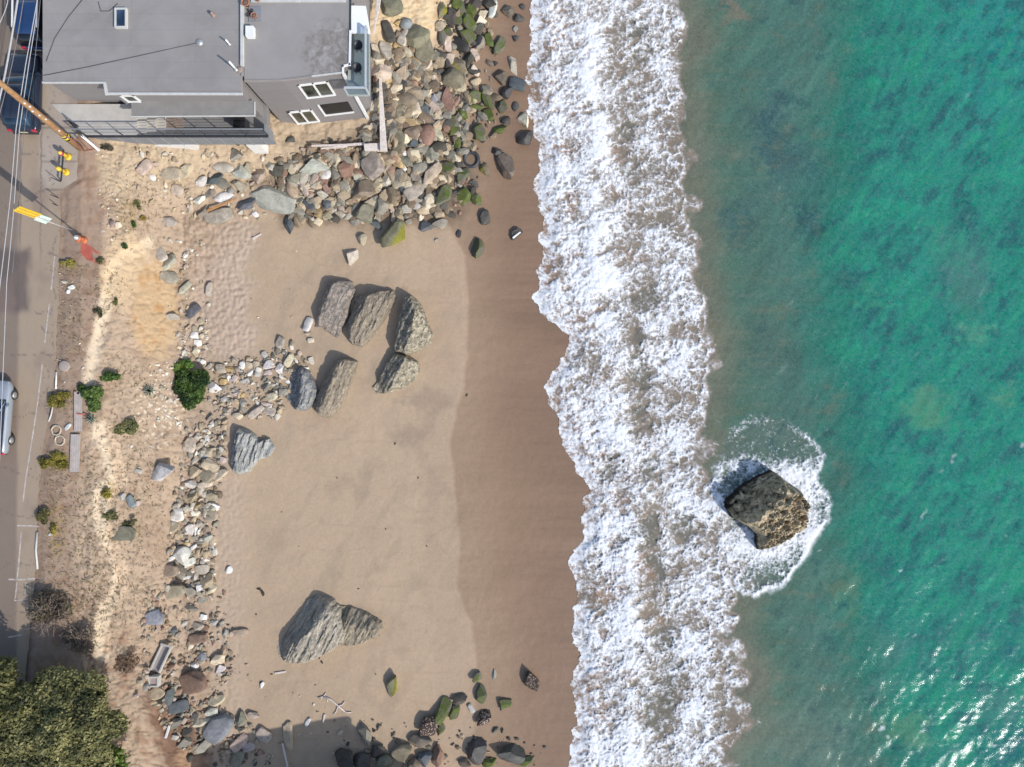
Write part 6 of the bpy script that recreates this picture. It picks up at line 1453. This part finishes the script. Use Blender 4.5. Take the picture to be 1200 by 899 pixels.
tree(126, 902, 66, 50, 3.6, 24000, 'bright green crown at the bottom edge beside the red soil', 73, [(.02,.04,.010),(.055,.095,.015),(.11,.165,.025),(.19,.25,.05)], .16)
tree(18, 900, 52, 50, 4.6, 20000, 'darkest green crown filling the bottom left corner', 74, TR2)
# thin dry grass over the bank: nobody could count it
def grass(name, spots, n, size, cols, label, seed):
    rg = np.random.default_rng(seed); S = np.array(spots, float); pk = rg.choice(len(S), n, p=(S[:, 2] * S[:, 3]) / (S[:, 2] * S[:, 3]).sum())
    X_ = S[pk, 0] + rg.normal(0, .5, n) * S[pk, 2]; Y_ = S[pk, 1] + rg.normal(0, .5, n) * S[pk, 3]
    k_ = fbm(X_ / 5, Y_ / 5, 3, 95) + rg.normal(0, .15, n) > 0.02
    X_, Y_ = X_[k_], Y_[k_]; n = len(X_); Z_ = Znoise(X_, Y_)[0]
    C = to_world(X_, Y_, Z_); a = rg.uniform(0, 2 * PI, n); L_ = size * rg.uniform(.4, 1.4, n); e = rg.uniform(.2, 1.2, n)
    tip = C + np.stack([np.cos(a) * np.cos(e), np.sin(a) * np.cos(e), np.sin(e)], -1) * L_[:, None]
    sd = np.stack([-np.sin(a), np.cos(a), a * 0], -1) * (.018 + .02 * rg.random(n))[:, None]
    V = np.stack([C - sd, C + sd, tip + sd * .3, tip - sd * .3], 1).reshape(-1, 3)
    cols = np.array(cols); cc_ = cols[rg.integers(len(cols), size=n)] * rg.uniform(.7, 1.25, (n, 1))
    me = np_mesh(name, V, np.arange(n * 4).reshape(-1, 4), smooth=False); pcol(me, 'tint', np.repeat(np.concatenate([cc_, np.ones((n, 1))], 1), 4, 0)); me.materials.append(mLeaf)
    tag(link(bpy.data.objects.new(name, me)), label, 'grass', kind='stuff')
grass('dry_grass', [(66,540,26,22),(72,472,24,20),(80,312,26,10),(145,500,30,18),(128,577,18,18),(66,622,20,60),(90,700,60,40),(150,622,34,14),(150,250,26,40),(120,680,34,90),(100,600,44,90),(150,440,40,30),(165,560,50,80),(85,380,24,90),(160,700,40,70),(125,345,24,50),(170,240,40,36)], 13000, .17, [(.30,.23,.14),(.36,.29,.18),(.27,.21,.13),(.20,.18,.08),(.32,.25,.15)], 'sparse dry grass and weeds over the dirt bank', 99)
for o in bpy.data.objects:
    if o.parent is None and 'category' in o and 'kind' not in o: o['kind'] = 'thing'
